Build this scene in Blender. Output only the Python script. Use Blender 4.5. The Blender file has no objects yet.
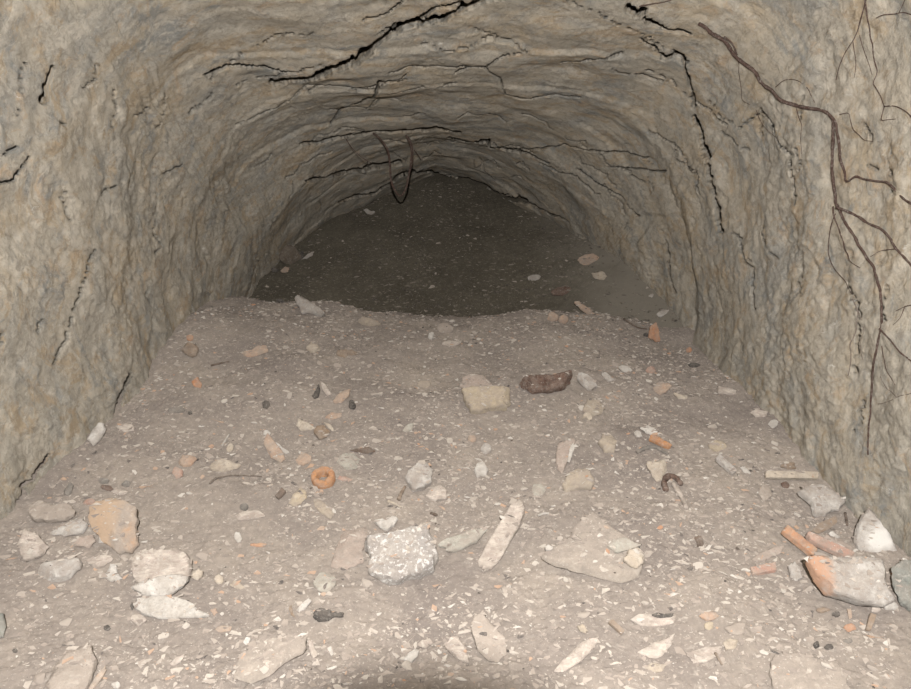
import bpy, bmesh, math, random
import numpy as np
from mathutils import Vector, Matrix
from mathutils.bvhtree import BVHTree

S = bpy.context.scene
COL = S.collection
R2 = math.radians

# ------------------------------------------------------------------ camera, world, lights, exposure
CAM = np.array((0.0, 0.0, 0.80)); PITCH = R2(12.0); FPX = 789.0; PX0, PY0 = 455.5, 344.5
cam = bpy.data.cameras.new('camera'); co = bpy.data.objects.new('camera', cam); COL.objects.link(co)
co.location = CAM; co.rotation_euler = (R2(90) - PITCH, 0, 0)
cam.sensor_width = 36.0; cam.lens = 36.0 * FPX / 911.0; cam.clip_start = 0.01; cam.clip_end = 60
S.camera = co
S.view_settings.view_transform = 'Standard'; S.view_settings.look = 'None'
S.view_settings.gamma = 1.0; S.view_settings.use_curve_mapping = False
S.view_settings.exposure = 0.0
w = bpy.data.worlds.new('World'); S.world = w; w.use_nodes = True
w.node_tree.nodes['Background'].inputs[0].default_value = (0.9, 0.95, 1.0, 1)
w.node_tree.nodes['Background'].inputs[1].default_value = 0.012
# the photographer's flash, just above the lens
fl = bpy.data.lights.new('flash', 'SPOT'); flo = bpy.data.objects.new('flash', fl); COL.objects.link(flo)
flo.location = (0.005, -0.14, 0.935); flo.rotation_euler = (R2(90 - 4), 0, 0)
fl.energy = 268.0; fl.color = (1.0, 0.97, 0.93); fl.shadow_soft_size = 0.007
fl.spot_size = R2(172); fl.spot_blend = 1.0

# ------------------------------------------------------------------ noise
def _hash(ix, iy, iz, seed):
    h = (ix.astype(np.int64) * 374761393 + iy.astype(np.int64) * 668265263 + iz.astype(np.int64) * 2147483647 + seed * 144665) & 0xFFFFFFFF
    h = ((h ^ (h >> 13)) * 1274126177) & 0xFFFFFFFF
    h = ((h ^ (h >> 16)) * 2246822519) & 0xFFFFFFFF
    return ((h ^ (h >> 15)) & 0xFFFFFF).astype(np.float32) / float(0xFFFFFF) * 2 - 1

def vn(x, y, z, seed=0):
    """smooth value noise in -1..1"""
    x, y, z = np.broadcast_arrays(np.asarray(x, float), np.asarray(y, float), np.asarray(z, float))
    ix, iy, iz = np.floor(x), np.floor(y), np.floor(z)
    fx, fy, fz = x - ix, y - iy, z - iz
    fx = fx * fx * fx * (fx * (fx * 6 - 15) + 10); fy = fy * fy * fy * (fy * (fy * 6 - 15) + 10); fz = fz * fz * fz * (fz * (fz * 6 - 15) + 10)
    ix = ix.astype(np.int64); iy = iy.astype(np.int64); iz = iz.astype(np.int64)
    c = lambda a, b, d: _hash(ix + a, iy + b, iz + d, seed)
    x00 = c(0,0,0) * (1-fx) + c(1,0,0) * fx; x10 = c(0,1,0) * (1-fx) + c(1,1,0) * fx
    x01 = c(0,0,1) * (1-fx) + c(1,0,1) * fx; x11 = c(0,1,1) * (1-fx) + c(1,1,1) * fx
    return (x00 * (1-fy) + x10 * fy) * (1-fz) + (x01 * (1-fy) + x11 * fy) * fz

def fbm(x, y, z, f, octv=3, seed=0, gain=0.5):
    a, s, t = 1.0, 0.0, 0.0
    for k in range(octv):
        s = s + a * vn(x * f + 17.3 * k, y * f + 5.1 * k, z * f - 9.7 * k, seed + k); t += a
        f *= 2.03; a *= gain
    return s / t

# ------------------------------------------------------------------ the shape of the tunnel
def floor_base(x, y):
    cz = np.interp(x, [-1.1, -.84, -.5, -.35, .05, .35, .6, .8, 1.1], [.34, .31, .27, .235, .225, .26, .24, .205, .24])
    g = np.interp(y, [-1, 1.0, 1.35, 1.72, 2.24, 2.8, 3.15, 3.3, 3.6, 4.0, 6], [-.05, -.02, .06, .21, .60, .90, 1.0, .97, .62, .4, .4])
    return cz * g

def floor_h(x, y):
    x = np.asarray(x, float); y = np.asarray(y, float); o = np.zeros_like(x)
    return (floor_base(x, y) + .030 * fbm(x, y, o, 2.2, 2, 3) + .014 * fbm(x, y, o, 8, 3, 5)
            + .0075 * np.abs(fbm(x, y, o, 30, 3, 9, .6)) + .0022 * vn(x * 130, y * 130, o, 12))

def mound_h(x, y):
    x = np.asarray(x, float); y = np.asarray(y, float); o = np.zeros_like(x)
    b = .14 + .49 * (y - 3.45) + .03 * np.sin(x * 2.1 + 1) + .26 * np.clip((x - .38) / .48, 0, 1) * np.clip((4.6 - y) / .8, 0, 1)
    return b + .03 * fbm(x, y, o, 3, 2, 23) + .012 * fbm(x, y, o, 12, 3, 25) + .004 * np.abs(fbm(x, y, o, 45, 2, 29))

YK = [-.6, 1.0, 1.7, 2.2, 2.6, 3.5, 4.7, 5.4]
def sec(y):
    """left half width, right half width, apex height, exponent, apex x"""
    aL = np.interp(y, [-.6, 1.3, 2.25, 2.36, 3.6, 4.5, 5.4], [1.1, 1.02, .945, .962, .985, .98, .97])
    aR = np.interp(y, [-.6, 1.3, 2.2, 2.86, 2.98, 3.6, 4.5, 5.4], [.98, .92, .885, .885, .93, .82, .75, .74])
    b = np.interp(y, YK, [1.6, 1.55, 1.40, 1.25, 1.14, .985, .80, .70])
    n = np.interp(y, [1.5, 2.3, 2.8, 3.5, 4.5], [5.5, 5.0, 3.6, 2.2, 1.55])
    cx = np.interp(y, [2, 4.6], [0, -.12])
    return aL, aR, b, n, cx

def inside(x, y, z):
    aL, aR, b, n, cx = sec(y)
    dx = x - cx
    a = np.where(dx < 0, aL + cx, aR - cx)
    return (np.abs(dx) / a) ** n + (np.maximum(z, 0) / b) ** n - 1      # < 0 inside

def ray(px, py):
    d = np.array([(px - PX0) / FPX, math.cos(PITCH), -math.sin(PITCH)])
    u = np.array([0, math.sin(PITCH), math.cos(PITCH)])
    d = d + u * (PY0 - py) / FPX
    return d / np.linalg.norm(d)

TS = np.arange(.5, 6.5, .01)
def hit(px, py, what):
    d = ray(px, py)
    def f(t):
        p = CAM[None] + t[:, None] * d[None]
        if what == 'floor': return floor_h(p[:, 0], p[:, 1]) - p[:, 2]
        if what == 'mound': return np.maximum(mound_h(p[:, 0], p[:, 1]), floor_h(p[:, 0], p[:, 1])) - p[:, 2]
        return inside(p[:, 0], p[:, 1], p[:, 2])
    v = f(TS); k = int(np.argmax(v > 0))
    if k == 0: k = len(TS) - 1
    lo, hi = TS[k - 1], TS[k]
    for _ in range(14):
        m = .5 * (lo + hi)
        if f(np.array([m]))[0] > 0: hi = m
        else: lo = m
    return CAM + d * hi

def ground(px, py): return hit(px, py, 'mound')
def wallpt(px, py): return hit(px, py, 'wall')
def gh(x, y):
    return float(np.maximum(floor_h(np.array([x]), np.array([y])), mound_h(np.array([x]), np.array([y])))[0])

# ------------------------------------------------------------------ materials
def nodes(name):
    m = bpy.data.materials.new(name); m.use_nodes = True
    nt = m.node_tree; b = nt.nodes['Principled BSDF']
    b.inputs['Roughness'].default_value = 1.0
    b.inputs['Specular IOR Level'].default_value = 0.08
    b.inputs['Diffuse Roughness'].default_value = 1.0
    return m, nt, b

def N(nt, t, **kw):
    n = nt.nodes.new(t)
    for k, v in kw.items(): setattr(n, k, v)
    return n

def noise(nt, vec, scale, detail=4, rough=.55, dist=0.0):
    n = N(nt, 'ShaderNodeTexNoise'); n.inputs['Scale'].default_value = scale; n.inputs['Detail'].default_value = detail
    n.inputs['Roughness'].default_value = rough; n.inputs['Distortion'].default_value = dist
    nt.links.new(vec, n.inputs['Vector']); return n.outputs['Fac']

def ramp(nt, fac, stops):
    r = N(nt, 'ShaderNodeValToRGB'); e = r.color_ramp.elements
    while len(e) < len(stops): e.new(.5)
    for i, (p, c) in enumerate(stops):
        e[i].position = p; e[i].color = (*c, 1) if len(c) == 3 else c
    nt.links.new(fac, r.inputs['Fac']); return r.outputs['Color']

def mix(nt, fac, a, b, mode='MIX'):
    n = N(nt, 'ShaderNodeMix', data_type='RGBA', blend_type=mode)
    for s, v in ((0, fac), (6, a), (7, b)):
        if isinstance(v, (int, float)): n.inputs[s].default_value = v
        elif isinstance(v, tuple): n.inputs[s].default_value = (*v, 1)
        else: nt.links.new(v, n.inputs[s])
    return n.outputs[2]

def bump(nt, h, strength, dist, prev=None):
    b = N(nt, 'ShaderNodeBump'); b.inputs['Strength'].default_value = strength; b.inputs['Distance'].default_value = dist
    nt.links.new(h, b.inputs['Height'])
    if prev: nt.links.new(prev, b.inputs['Normal'])
    return b.outputs['Normal']

def coords(nt, scale=(1, 1, 1), rand=False):
    tc = N(nt, 'ShaderNodeTexCoord'); mp = N(nt, 'ShaderNodeMapping'); mp.inputs['Scale'].default_value = scale
    nt.links.new(tc.outputs['Object'], mp.inputs['Vector'])
    if rand:
        oi = N(nt, 'ShaderNodeObjectInfo'); ml = N(nt, 'ShaderNodeMath', operation='MULTIPLY'); ml.inputs[1].default_value = 37.0
        nt.links.new(oi.outputs['Random'], ml.inputs[0]); nt.links.new(ml.outputs[0], mp.inputs['Location'])
    return mp.outputs['Vector']

W = lambda v: (v, v, v)
def wall_material():
    m, nt, b = nodes('rough tunnel rock')
    v = coords(nt); vs = coords(nt, (1.0, .8, .45)); vb = coords(nt, (.5, 1.3, 1.6))
    b.inputs['Diffuse Roughness'].default_value = .3
    c = ramp(nt, noise(nt, v, 3.6, 6, .64, .8), [(.32, (.345, .333, .305)), (.44, (.41, .376, .32)), (.56, (.465, .415, .34)), (.68, (.475, .40, .30))])
    vr = coords(nt, (.7, 1.5, 1.3))
    c = mix(nt, ramp(nt, noise(nt, vr, 5.0, 7, .68, 1.3), [(.53, W(0)), (.60, W(.8))]), c, (.42, .335, .235))
    c = mix(nt, ramp(nt, noise(nt, vr, 4.2, 7, .70, 1.6), [(.36, W(.85)), (.45, W(0))]), c, (.285, .288, .278))
    c = mix(nt, ramp(nt, noise(nt, v, 11, 6, .70, 1.0), [(.50, W(0)), (.62, W(.8))]), c, (.545, .50, .43))
    c = mix(nt, ramp(nt, noise(nt, vs, 7, 6, .70, 1.4), [(.53, W(0)), (.68, W(.7))]), c, (.315, .315, .30))
    c = mix(nt, ramp(nt, noise(nt, v, 13, 6, .70, .8), [(.56, W(0)), (.68, W(.7))]), c, (.49, .365, .245))
    c = mix(nt, ramp(nt, noise(nt, v, 42, 7, .75, .8), [(.38, W(.7)), (.52, W(0))]), c, mix(nt, .5, c, (.13, .115, .10)))
    c = mix(nt, ramp(nt, noise(nt, v, 60, 6, .75, .5), [(.54, W(0)), (.66, W(.6))]), c, (.56, .52, .45))
    c = mix(nt, ramp(nt, noise(nt, vb, 11, 8, .80, 1.2), [(.625, W(0)), (.665, W(.8))]), c, (.64, .62, .58))
    nt.links.new(c, b.inputs['Base Color'])
    n = bump(nt, noise(nt, v, 34, 8, .78, .7), .9, .012)
    n = bump(nt, noise(nt, v, 130, 4, .7), .5, .004, n)
    nt.links.new(n, b.inputs['Normal'])
    return m

def soil_material(name, a, bcol, ccol, speck, sp_amt, dark=(.10, .09, .085)):
    m, nt, b = nodes(name)
    v = coords(nt)
    c = ramp(nt, noise(nt, v, 4, 5, .6, .4), [(.3, a), (.5, bcol), (.7, ccol)])
    c = mix(nt, ramp(nt, noise(nt, v, 48, 7, .75), [(.34, W(.8)), (.58, W(0))]), c, mix(nt, .38, c, dark))
    c = mix(nt, ramp(nt, noise(nt, v, 62, 6, .75, .6), [(.53, W(0)), (.70, W(.8))]), c, mix(nt, .55, c, speck))
    c = mix(nt, ramp(nt, noise(nt, v, 170, 3, .6), [(.62, W(0)), (.70, W(sp_amt))]), c, speck)
    c = mix(nt, ramp(nt, noise(nt, v, 90, 3, .6, .5), [(.24, W(.8)), (.31, W(0))]), c, dark)
    nt.links.new(c, b.inputs['Base Color'])
    n = bump(nt, noise(nt, v, 70, 6, .75), .7, .008)
    n = bump(nt, noise(nt, v, 260, 3, .7), .5, .003, n)
    nt.links.new(n, b.inputs['Normal'])
    return m

MATS = {}
def rockmat(name, c1, c2, c3, spot=None, spotamt=.6, scale=28.0, spotscale=160.0, thr=.6, bumps=.6, layers=0.0, dust=.35):
    m, nt, b = nodes(name)
    v = coords(nt, rand=True)
    f = noise(nt, v, scale, 5, .6, .5)
    c = ramp(nt, f, [(.32, c1), (.5, c2), (.66, c3)])
    c = mix(nt, ramp(nt, noise(nt, v, scale * 3.2, 6, .72, .6), [(.36, W(.8)), (.54, W(0))]), c, mix(nt, .5, c, (.13, .115, .10)))
    c = mix(nt, ramp(nt, noise(nt, v, scale * 2.3, 6, .72, .9), [(.52, W(0)), (.66, W(.5))]), c, mix(nt, .5, c, (.66, .62, .57)))
    if layers:
        vl = coords(nt, (1.5, 1.5, 9), rand=True)
        c = mix(nt, ramp(nt, noise(nt, vl, 26, 3, .6, .8), [(.48, W(0)), (.60, W(layers))]), c, (.66, .60, .53))
    if spot: c = mix(nt, ramp(nt, noise(nt, v, spotscale, 3, .65, .3), [(thr, W(0)), (thr + .07, W(spotamt))]), c, spot)
    if dust: c = mix(nt, ramp(nt, noise(nt, v, 38, 6, .7), [(.36, W(dust * .45)), (.60, W(min(1, dust * 2.1)))]), c, (.325, .28, .243))
    nt.links.new(c, b.inputs['Base Color'])
    nt.links.new(bump(nt, noise(nt, v, 55, 7, .75, .5), min(1, bumps * 1.4), .012), b.inputs['Normal'])
    MATS[name] = m
    return m

def chipmat(name, stops, island=False):
    m, nt, b = nodes(name)
    if island: r = N(nt, 'ShaderNodeNewGeometry').outputs['Random Per Island']
    else: r = N(nt, 'ShaderNodeObjectInfo').outputs['Random']
    c = ramp(nt, r, stops)
    nt.nodes[-1].color_ramp.interpolation = 'CONSTANT' if island else 'LINEAR'
    v = coords(nt)
    c = mix(nt, ramp(nt, noise(nt, v, 140, 4, .65), [(.4, W(0)), (.62, W(.45))]), c, (.33, .283, .246))
    nt.links.new(c, b.inputs['Base Color'])
    nt.links.new(bump(nt, noise(nt, v, 200, 3, .6), .5, .002), b.inputs['Normal'])
    MATS[name] = m
    return m

M_WALL = wall_material()
M_FLOOR = soil_material('dusty rubble soil', (.222, .191, .172), (.276, .239, .21), (.335, .29, .248), (.49, .445, .395), .8)
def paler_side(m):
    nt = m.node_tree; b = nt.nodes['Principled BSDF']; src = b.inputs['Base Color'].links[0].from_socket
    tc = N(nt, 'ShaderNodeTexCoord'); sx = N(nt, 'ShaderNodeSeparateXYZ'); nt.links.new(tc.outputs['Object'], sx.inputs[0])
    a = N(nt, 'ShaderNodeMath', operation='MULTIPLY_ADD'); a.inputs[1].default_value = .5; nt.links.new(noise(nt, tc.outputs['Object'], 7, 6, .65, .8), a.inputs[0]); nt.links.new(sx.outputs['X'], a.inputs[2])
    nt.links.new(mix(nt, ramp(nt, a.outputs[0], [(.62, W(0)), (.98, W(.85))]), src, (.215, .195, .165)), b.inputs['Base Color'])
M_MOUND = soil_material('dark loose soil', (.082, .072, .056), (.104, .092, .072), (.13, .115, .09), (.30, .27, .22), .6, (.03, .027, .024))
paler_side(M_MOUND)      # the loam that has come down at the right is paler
rockmat('pale pinkish rock', (.40, .335, .30), (.50, .43, .385), (.58, .52, .47), (.64, .60, .56), .7, layers=.8)
rockmat('grey white rock', (.36, .33, .31), (.47, .445, .42), (.58, .56, .53), (.66, .64, .62), .7)
rockmat('speckled grey concrete', (.27, .25, .24), (.36, .335, .315), (.43, .40, .37), (.66, .64, .62), .95, spotscale=120, thr=.54, dust=.2)
rockmat('tan stone', (.36, .30, .235), (.42, .36, .285), (.46, .385, .30), (.52, .44, .34), .4)
rockmat('yellowish stone', (.40, .34, .25), (.46, .385, .28), (.52, .43, .31))
rockmat('orange stained grey rock', (.30, .28, .26), (.42, .335, .27), (.48, .29, .165), (.60, .55, .48), .5, scale=13)
rockmat('white orange grey rock', (.46, .25, .15), (.44, .375, .33), (.52, .49, .46), (.66, .64, .61), .7, scale=9)
rockmat('terracotta', (.36, .155, .055), (.46, .20, .07), (.52, .25, .10), (.55, .38, .24), .5, dust=.25)
rockmat('orange tile', (.44, .19, .09), (.52, .25, .125), (.52, .31, .19), (.56, .46, .36), .5, dust=.3)
rockmat('pinkish brick', (.42, .22, .165), (.47, .28, .215), (.48, .34, .275), (.58, .52, .47), .6, dust=.35)
rockmat('pale orange stone', (.46, .29, .20), (.50, .35, .255), (.52, .41, .32), (.58, .53, .47), .5)
rockmat('rusty brown crust', (.055, .026, .018), (.10, .048, .034), (.16, .09, .065), (.22, .16, .13), .5, dust=.18, bumps=1.0, scale=60)
rockmat('black charcoal', (.018, .018, .019), (.030, .030, .031), (.055, .053, .05), (.12, .11, .10), .4, dust=.15, scale=60)
rockmat('greenish grey stone', (.34, .335, .29), (.43, .42, .37), (.50, .48, .42), (.60, .58, .53), .5)
rockmat('dark green grey rock', (.17, .185, .17), (.25, .26, .24), (.33, .33, .30), (.5, .49, .46), .5, dust=.2)
rockmat('cream stone', (.45, .38, .30), (.51, .44, .355), (.56, .50, .42), (.62, .57, .51), .5, dust=.25)
rockmat('chalk white stone', (.50, .47, .43), (.58, .555, .52), (.64, .62, .59), (.68, .66, .64), .5, dust=.25)
rockmat('dark brown wood', (.045, .028, .02), (.085, .052, .037), (.13, .082, .06), dust=.2, scale=50)
rockmat('dark grey stone', (.10, .098, .092), (.15, .145, .135), (.2, .19, .175), dust=.25)
rockmat('dull brown stone', (.18, .125, .085), (.25, .175, .115), (.31, .22, .15), dust=.3)
rockmat('dark brown rock', (.09, .07, .055), (.13, .105, .08), (.17, .14, .11), dust=.1)
rockmat('dusty buried slab', (.36, .31, .27), (.415, .36, .315), (.46, .41, .36), (.54, .50, .45), .4, dust=.45)
rockmat('dusty pink slab', (.37, .295, .255), (.42, .34, .295), (.45, .375, .33), (.56, .52, .48), .4, dust=.35)
rockmat('red plastic', (.5, .05, .035), (.55, .06, .04), (.55, .08, .05), dust=.1)
rockmat('bark root', (.040, .021, .016), (.062, .034, .027), (.088, .052, .042), dust=.03, scale=60)
rockmat('thin grey rootlet', (.11, .09, .075), (.15, .12, .10), (.2, .165, .14), dust=.1, scale=60)
def stained(name, base, axis, lo, hi, col, amt=.85, inv=False):
    """a rock whose one end (or middle) has weathered to another colour"""
    m = MATS[base].copy(); m.name = name; nt = m.node_tree; b = nt.nodes['Principled BSDF']
    src = b.inputs['Base Color'].links[0].from_socket
    tc = N(nt, 'ShaderNodeTexCoord'); v = tc.outputs['Object']
    if axis == 'R':
        L = N(nt, 'ShaderNodeVectorMath', operation='DISTANCE'); L.inputs[1].default_value = (.004, -.03, .055); nt.links.new(v, L.inputs[0]); f = L.outputs['Value']
    else:
        sx = N(nt, 'ShaderNodeSeparateXYZ'); nt.links.new(v, sx.inputs[0]); f = sx.outputs[axis]
    w_ = N(nt, 'ShaderNodeMath', operation='MULTIPLY_ADD'); w_.inputs[1].default_value = .055; nt.links.new(noise(nt, v, 30, 5, .65, .6), w_.inputs[0]); nt.links.new(f, w_.inputs[2])
    mr = N(nt, 'ShaderNodeMapRange'); mr.inputs['From Min'].default_value = lo + .0275; mr.inputs['From Max'].default_value = hi + .0275
    mr.inputs['To Min'].default_value = amt; mr.inputs['To Max'].default_value = 0
    nt.links.new(w_.outputs[0], mr.inputs['Value'])
    nt.links.new(mix(nt, mr.outputs['Result'], src, col), b.inputs['Base Color']); MATS[name] = m
stained('grey block with orange end', 'grey white rock', 'X', -.055, -.035, (.46, .27, .175))
stained('pointed block with white patch', 'grey white rock', 'R', .018, .042, (.68, .66, .63))
stained('orange left face rock', 'orange stained grey rock', 'X', -.004, .022, (.43, .315, .22), .7)
MATS['soil coloured slab'] = soil_material('soil coloured slab', (.29, .25, .22), (.345, .30, .26), (.395, .345, .295), (.52, .47, .415), .6)
chipmat('pale pebbles', [(0, (.33, .285, .25)), (.4, (.39, .345, .305)), (.75, (.45, .405, .36)), (1, (.54, .50, .45))])
chipmat('white chips', [(0, (.46, .425, .38)), (.5, (.53, .50, .46)), (1, (.58, .545, .50))])
chipmat('brick chips', [(0, (.46, .25, .15)), (.4, (.45, .31, .22)), (1, (.44, .34, .27))])
chipmat('charcoal bits', [(0, (.02, .02, .021)), (.6, (.045, .042, .04)), (1, (.09, .07, .055))])
chipmat('mixed gravel', [(0, (.26, .225, .20)), (.22, (.33, .285, .25)), (.42, (.38, .335, .295)), (.62, (.44, .395, .35)), (.80, (.46, .42, .372)), (.86, (.53, .50, .46)), (.89, (.42, .29, .21)), (.93, (.10, .09, .085)), (.96, (.22, .19, .165))], True)
chipmat('dark gravel', [(0, (.10, .088, .07)), (.35, (.16, .14, .115)), (.55, (.05, .045, .04)), (.76, (.22, .195, .165)), (.94, (.36, .32, .28))], True)

# ------------------------------------------------------------------ mesh helpers
def mesh_np(name, V, F, mat, smooth=True, normals=None):
    me = bpy.data.meshes.new(name)
    V = np.asarray(V, np.float32); F = np.asarray(F, np.int32); k = F.shape[1]
    me.vertices.add(len(V)); me.vertices.foreach_set('co', V.ravel())
    me.loops.add(F.size); me.loops.foreach_set('vertex_index', F.ravel())
    me.polygons.add(len(F)); me.polygons.foreach_set('loop_start', np.arange(0, F.size, k, dtype=np.int32))
    me.polygons.foreach_set('loop_total', np.full(len(F), k, np.int32))
    me.update(calc_edges=True)
    me.polygons.foreach_set('use_smooth', np.full(len(F), smooth, bool))
    me.materials.append(mat)
    if normals is not None: me.normals_split_custom_set_from_vertices(normals)
    me.validate()
    return me

def link(name, me, parent=None, loc=None):
    o = bpy.data.objects.new(name, me); COL.objects.link(o)
    if loc is not None: o.location = loc
    if parent is not None: o.parent = parent
    return o

def tag(o, label, cat, group=None, kind=None):
    if label: o['label'] = label
    if cat: o['category'] = cat
    if group: o['group'] = group
    if not kind and label: kind = 'thing'
    if kind: o['kind'] = kind
    return o

def gridfaces(r, c):
    i = np.arange((r - 1) * c).reshape(r - 1, c)[:, :-1].ravel()
    return np.stack([i, i + 1, i + c + 1, i + c], 1)

# ------------------------------------------------------------------ the rock shell: walls and ceiling, with their fissures
# fissures as traced on the rock: (points, half width at the start in px, end in px, depth in m)
CRACKS = [
    ([(272,84),(300,77),(322,68),(345,61),(365,53),(381,41),(402,31),(425,30),(448,22),(465,13),(485,7),(512,-3)], 2.6, 3.0, .30),
    ([(383,41),(395,29),(415,27),(437,14),(462,8)], 1.4, 1.0, .2),
    ([(362,21),(385,18),(400,10),(408,0)], .7, 1.0, .12),
    ([(330,128),(345,110),(370,98),(377,85),(379,76),(386,79)], .6, 1.4, .15),
    ([(300,145),(318,143),(340,137),(370,133),(395,131),(425,129),(440,127),(459,132)], 1.0, 2.2, .25),
    ([(449,139),(464,143),(489,141),(490,149),(506,152),(527,157),(548,165)], 2.2, .9, .25),
    ([(506,152),(540,152),(562,147),(600,150),(650,155)], .8, .6, .12),
    ([(305,180),(330,178),(355,172),(380,165),(400,161)], 1.4, 1.8, .25),
    ([(340,204),(355,196),(375,189),(388,180),(397,172),(412,169),(430,173),(450,180),(470,184),(490,191),(505,196),(525,200)], 1.2, 3.0, .3),
    ([(525,203),(545,211),(570,222)], 1.6, .8, .2),
    ([(205,78),(225,66),(258,66),(285,71)], .9, 1.2, .14),
    ([(629,3),(638,7),(646,6)], 2.6, 2.2, .2),
    ([(645,12),(660,20),(672,25),(692,31)], 2.0, .8, .2),
    ([(640,35),(655,45),(666,58),(675,52),(683,55),(686,72),(691,95),(692,108)], .8, 1.8, .22),
    ([(692,118),(698,128),(703,141),(707,158),(710,178),(713,195),(718,222),(720,232)], 2.2, 1.6, .25),
    ([(738,130),(758,110),(775,137),(787,155),(790,180),(793,205)], .5, .8, .1),
    ([(608,165),(630,168),(668,169)], .5, .8, .1),
    ([(39,99),(42,93),(44,82),(47,65)], 3.0, .8, .14),
    ([(0,183),(14,180),(18,168),(24,156)], 1.4, .8, .12),
    ([(0,153),(12,145)], .9, .5, .08),
    ([(50,120),(57,124)], 1.0, 1.0, .08),
    ([(80,87),(90,78),(95,56)], .6, .5, .07),
    ([(100,194),(113,186)], .8, .6, .08),
    ([(165,175),(180,163)], .8, .5, .08),
    ([(135,116),(150,108)], .8, .5, .08),
    ([(115,416),(119,400),(124,385),(131,375)], 2.2, 1.6, .2),
    ([(60,365),(70,340),(74,310),(84,270),(92,248)], .45, .6, .1),
    ([(40,334),(43,322),(47,320)], .8, .8, .08),
    ([(17,522),(19,508),(24,495),(22,486),(34,480),(50,455)], 2.6, 1.0, .2),
    ([(735,235),(748,268),(752,310)], .5, .8, .1),
    ([(668,240),(671,275),(678,292)], .8, 1.0, .12),
    ([(850,372),(853,340),(856,315),(853,300),(843,283)], .8, .7, .08),
    ([(560,70),(600,58),(622,52)], .5, .5, .1),
    ([(455,75),(484,68),(500,60),(520,55)], .7, .5, .12),
    ([(484,70),(500,80),(505,95),(580,97)], .6, .7, .1),
    ([(388,68),(420,72),(468,70)], .5, .5, .1),
    ([(575,170),(600,185),(625,200),(640,215)], .7, .7, .1),
    ([(540,165),(575,178),(600,195)], .6, .6, .1),
]

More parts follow.
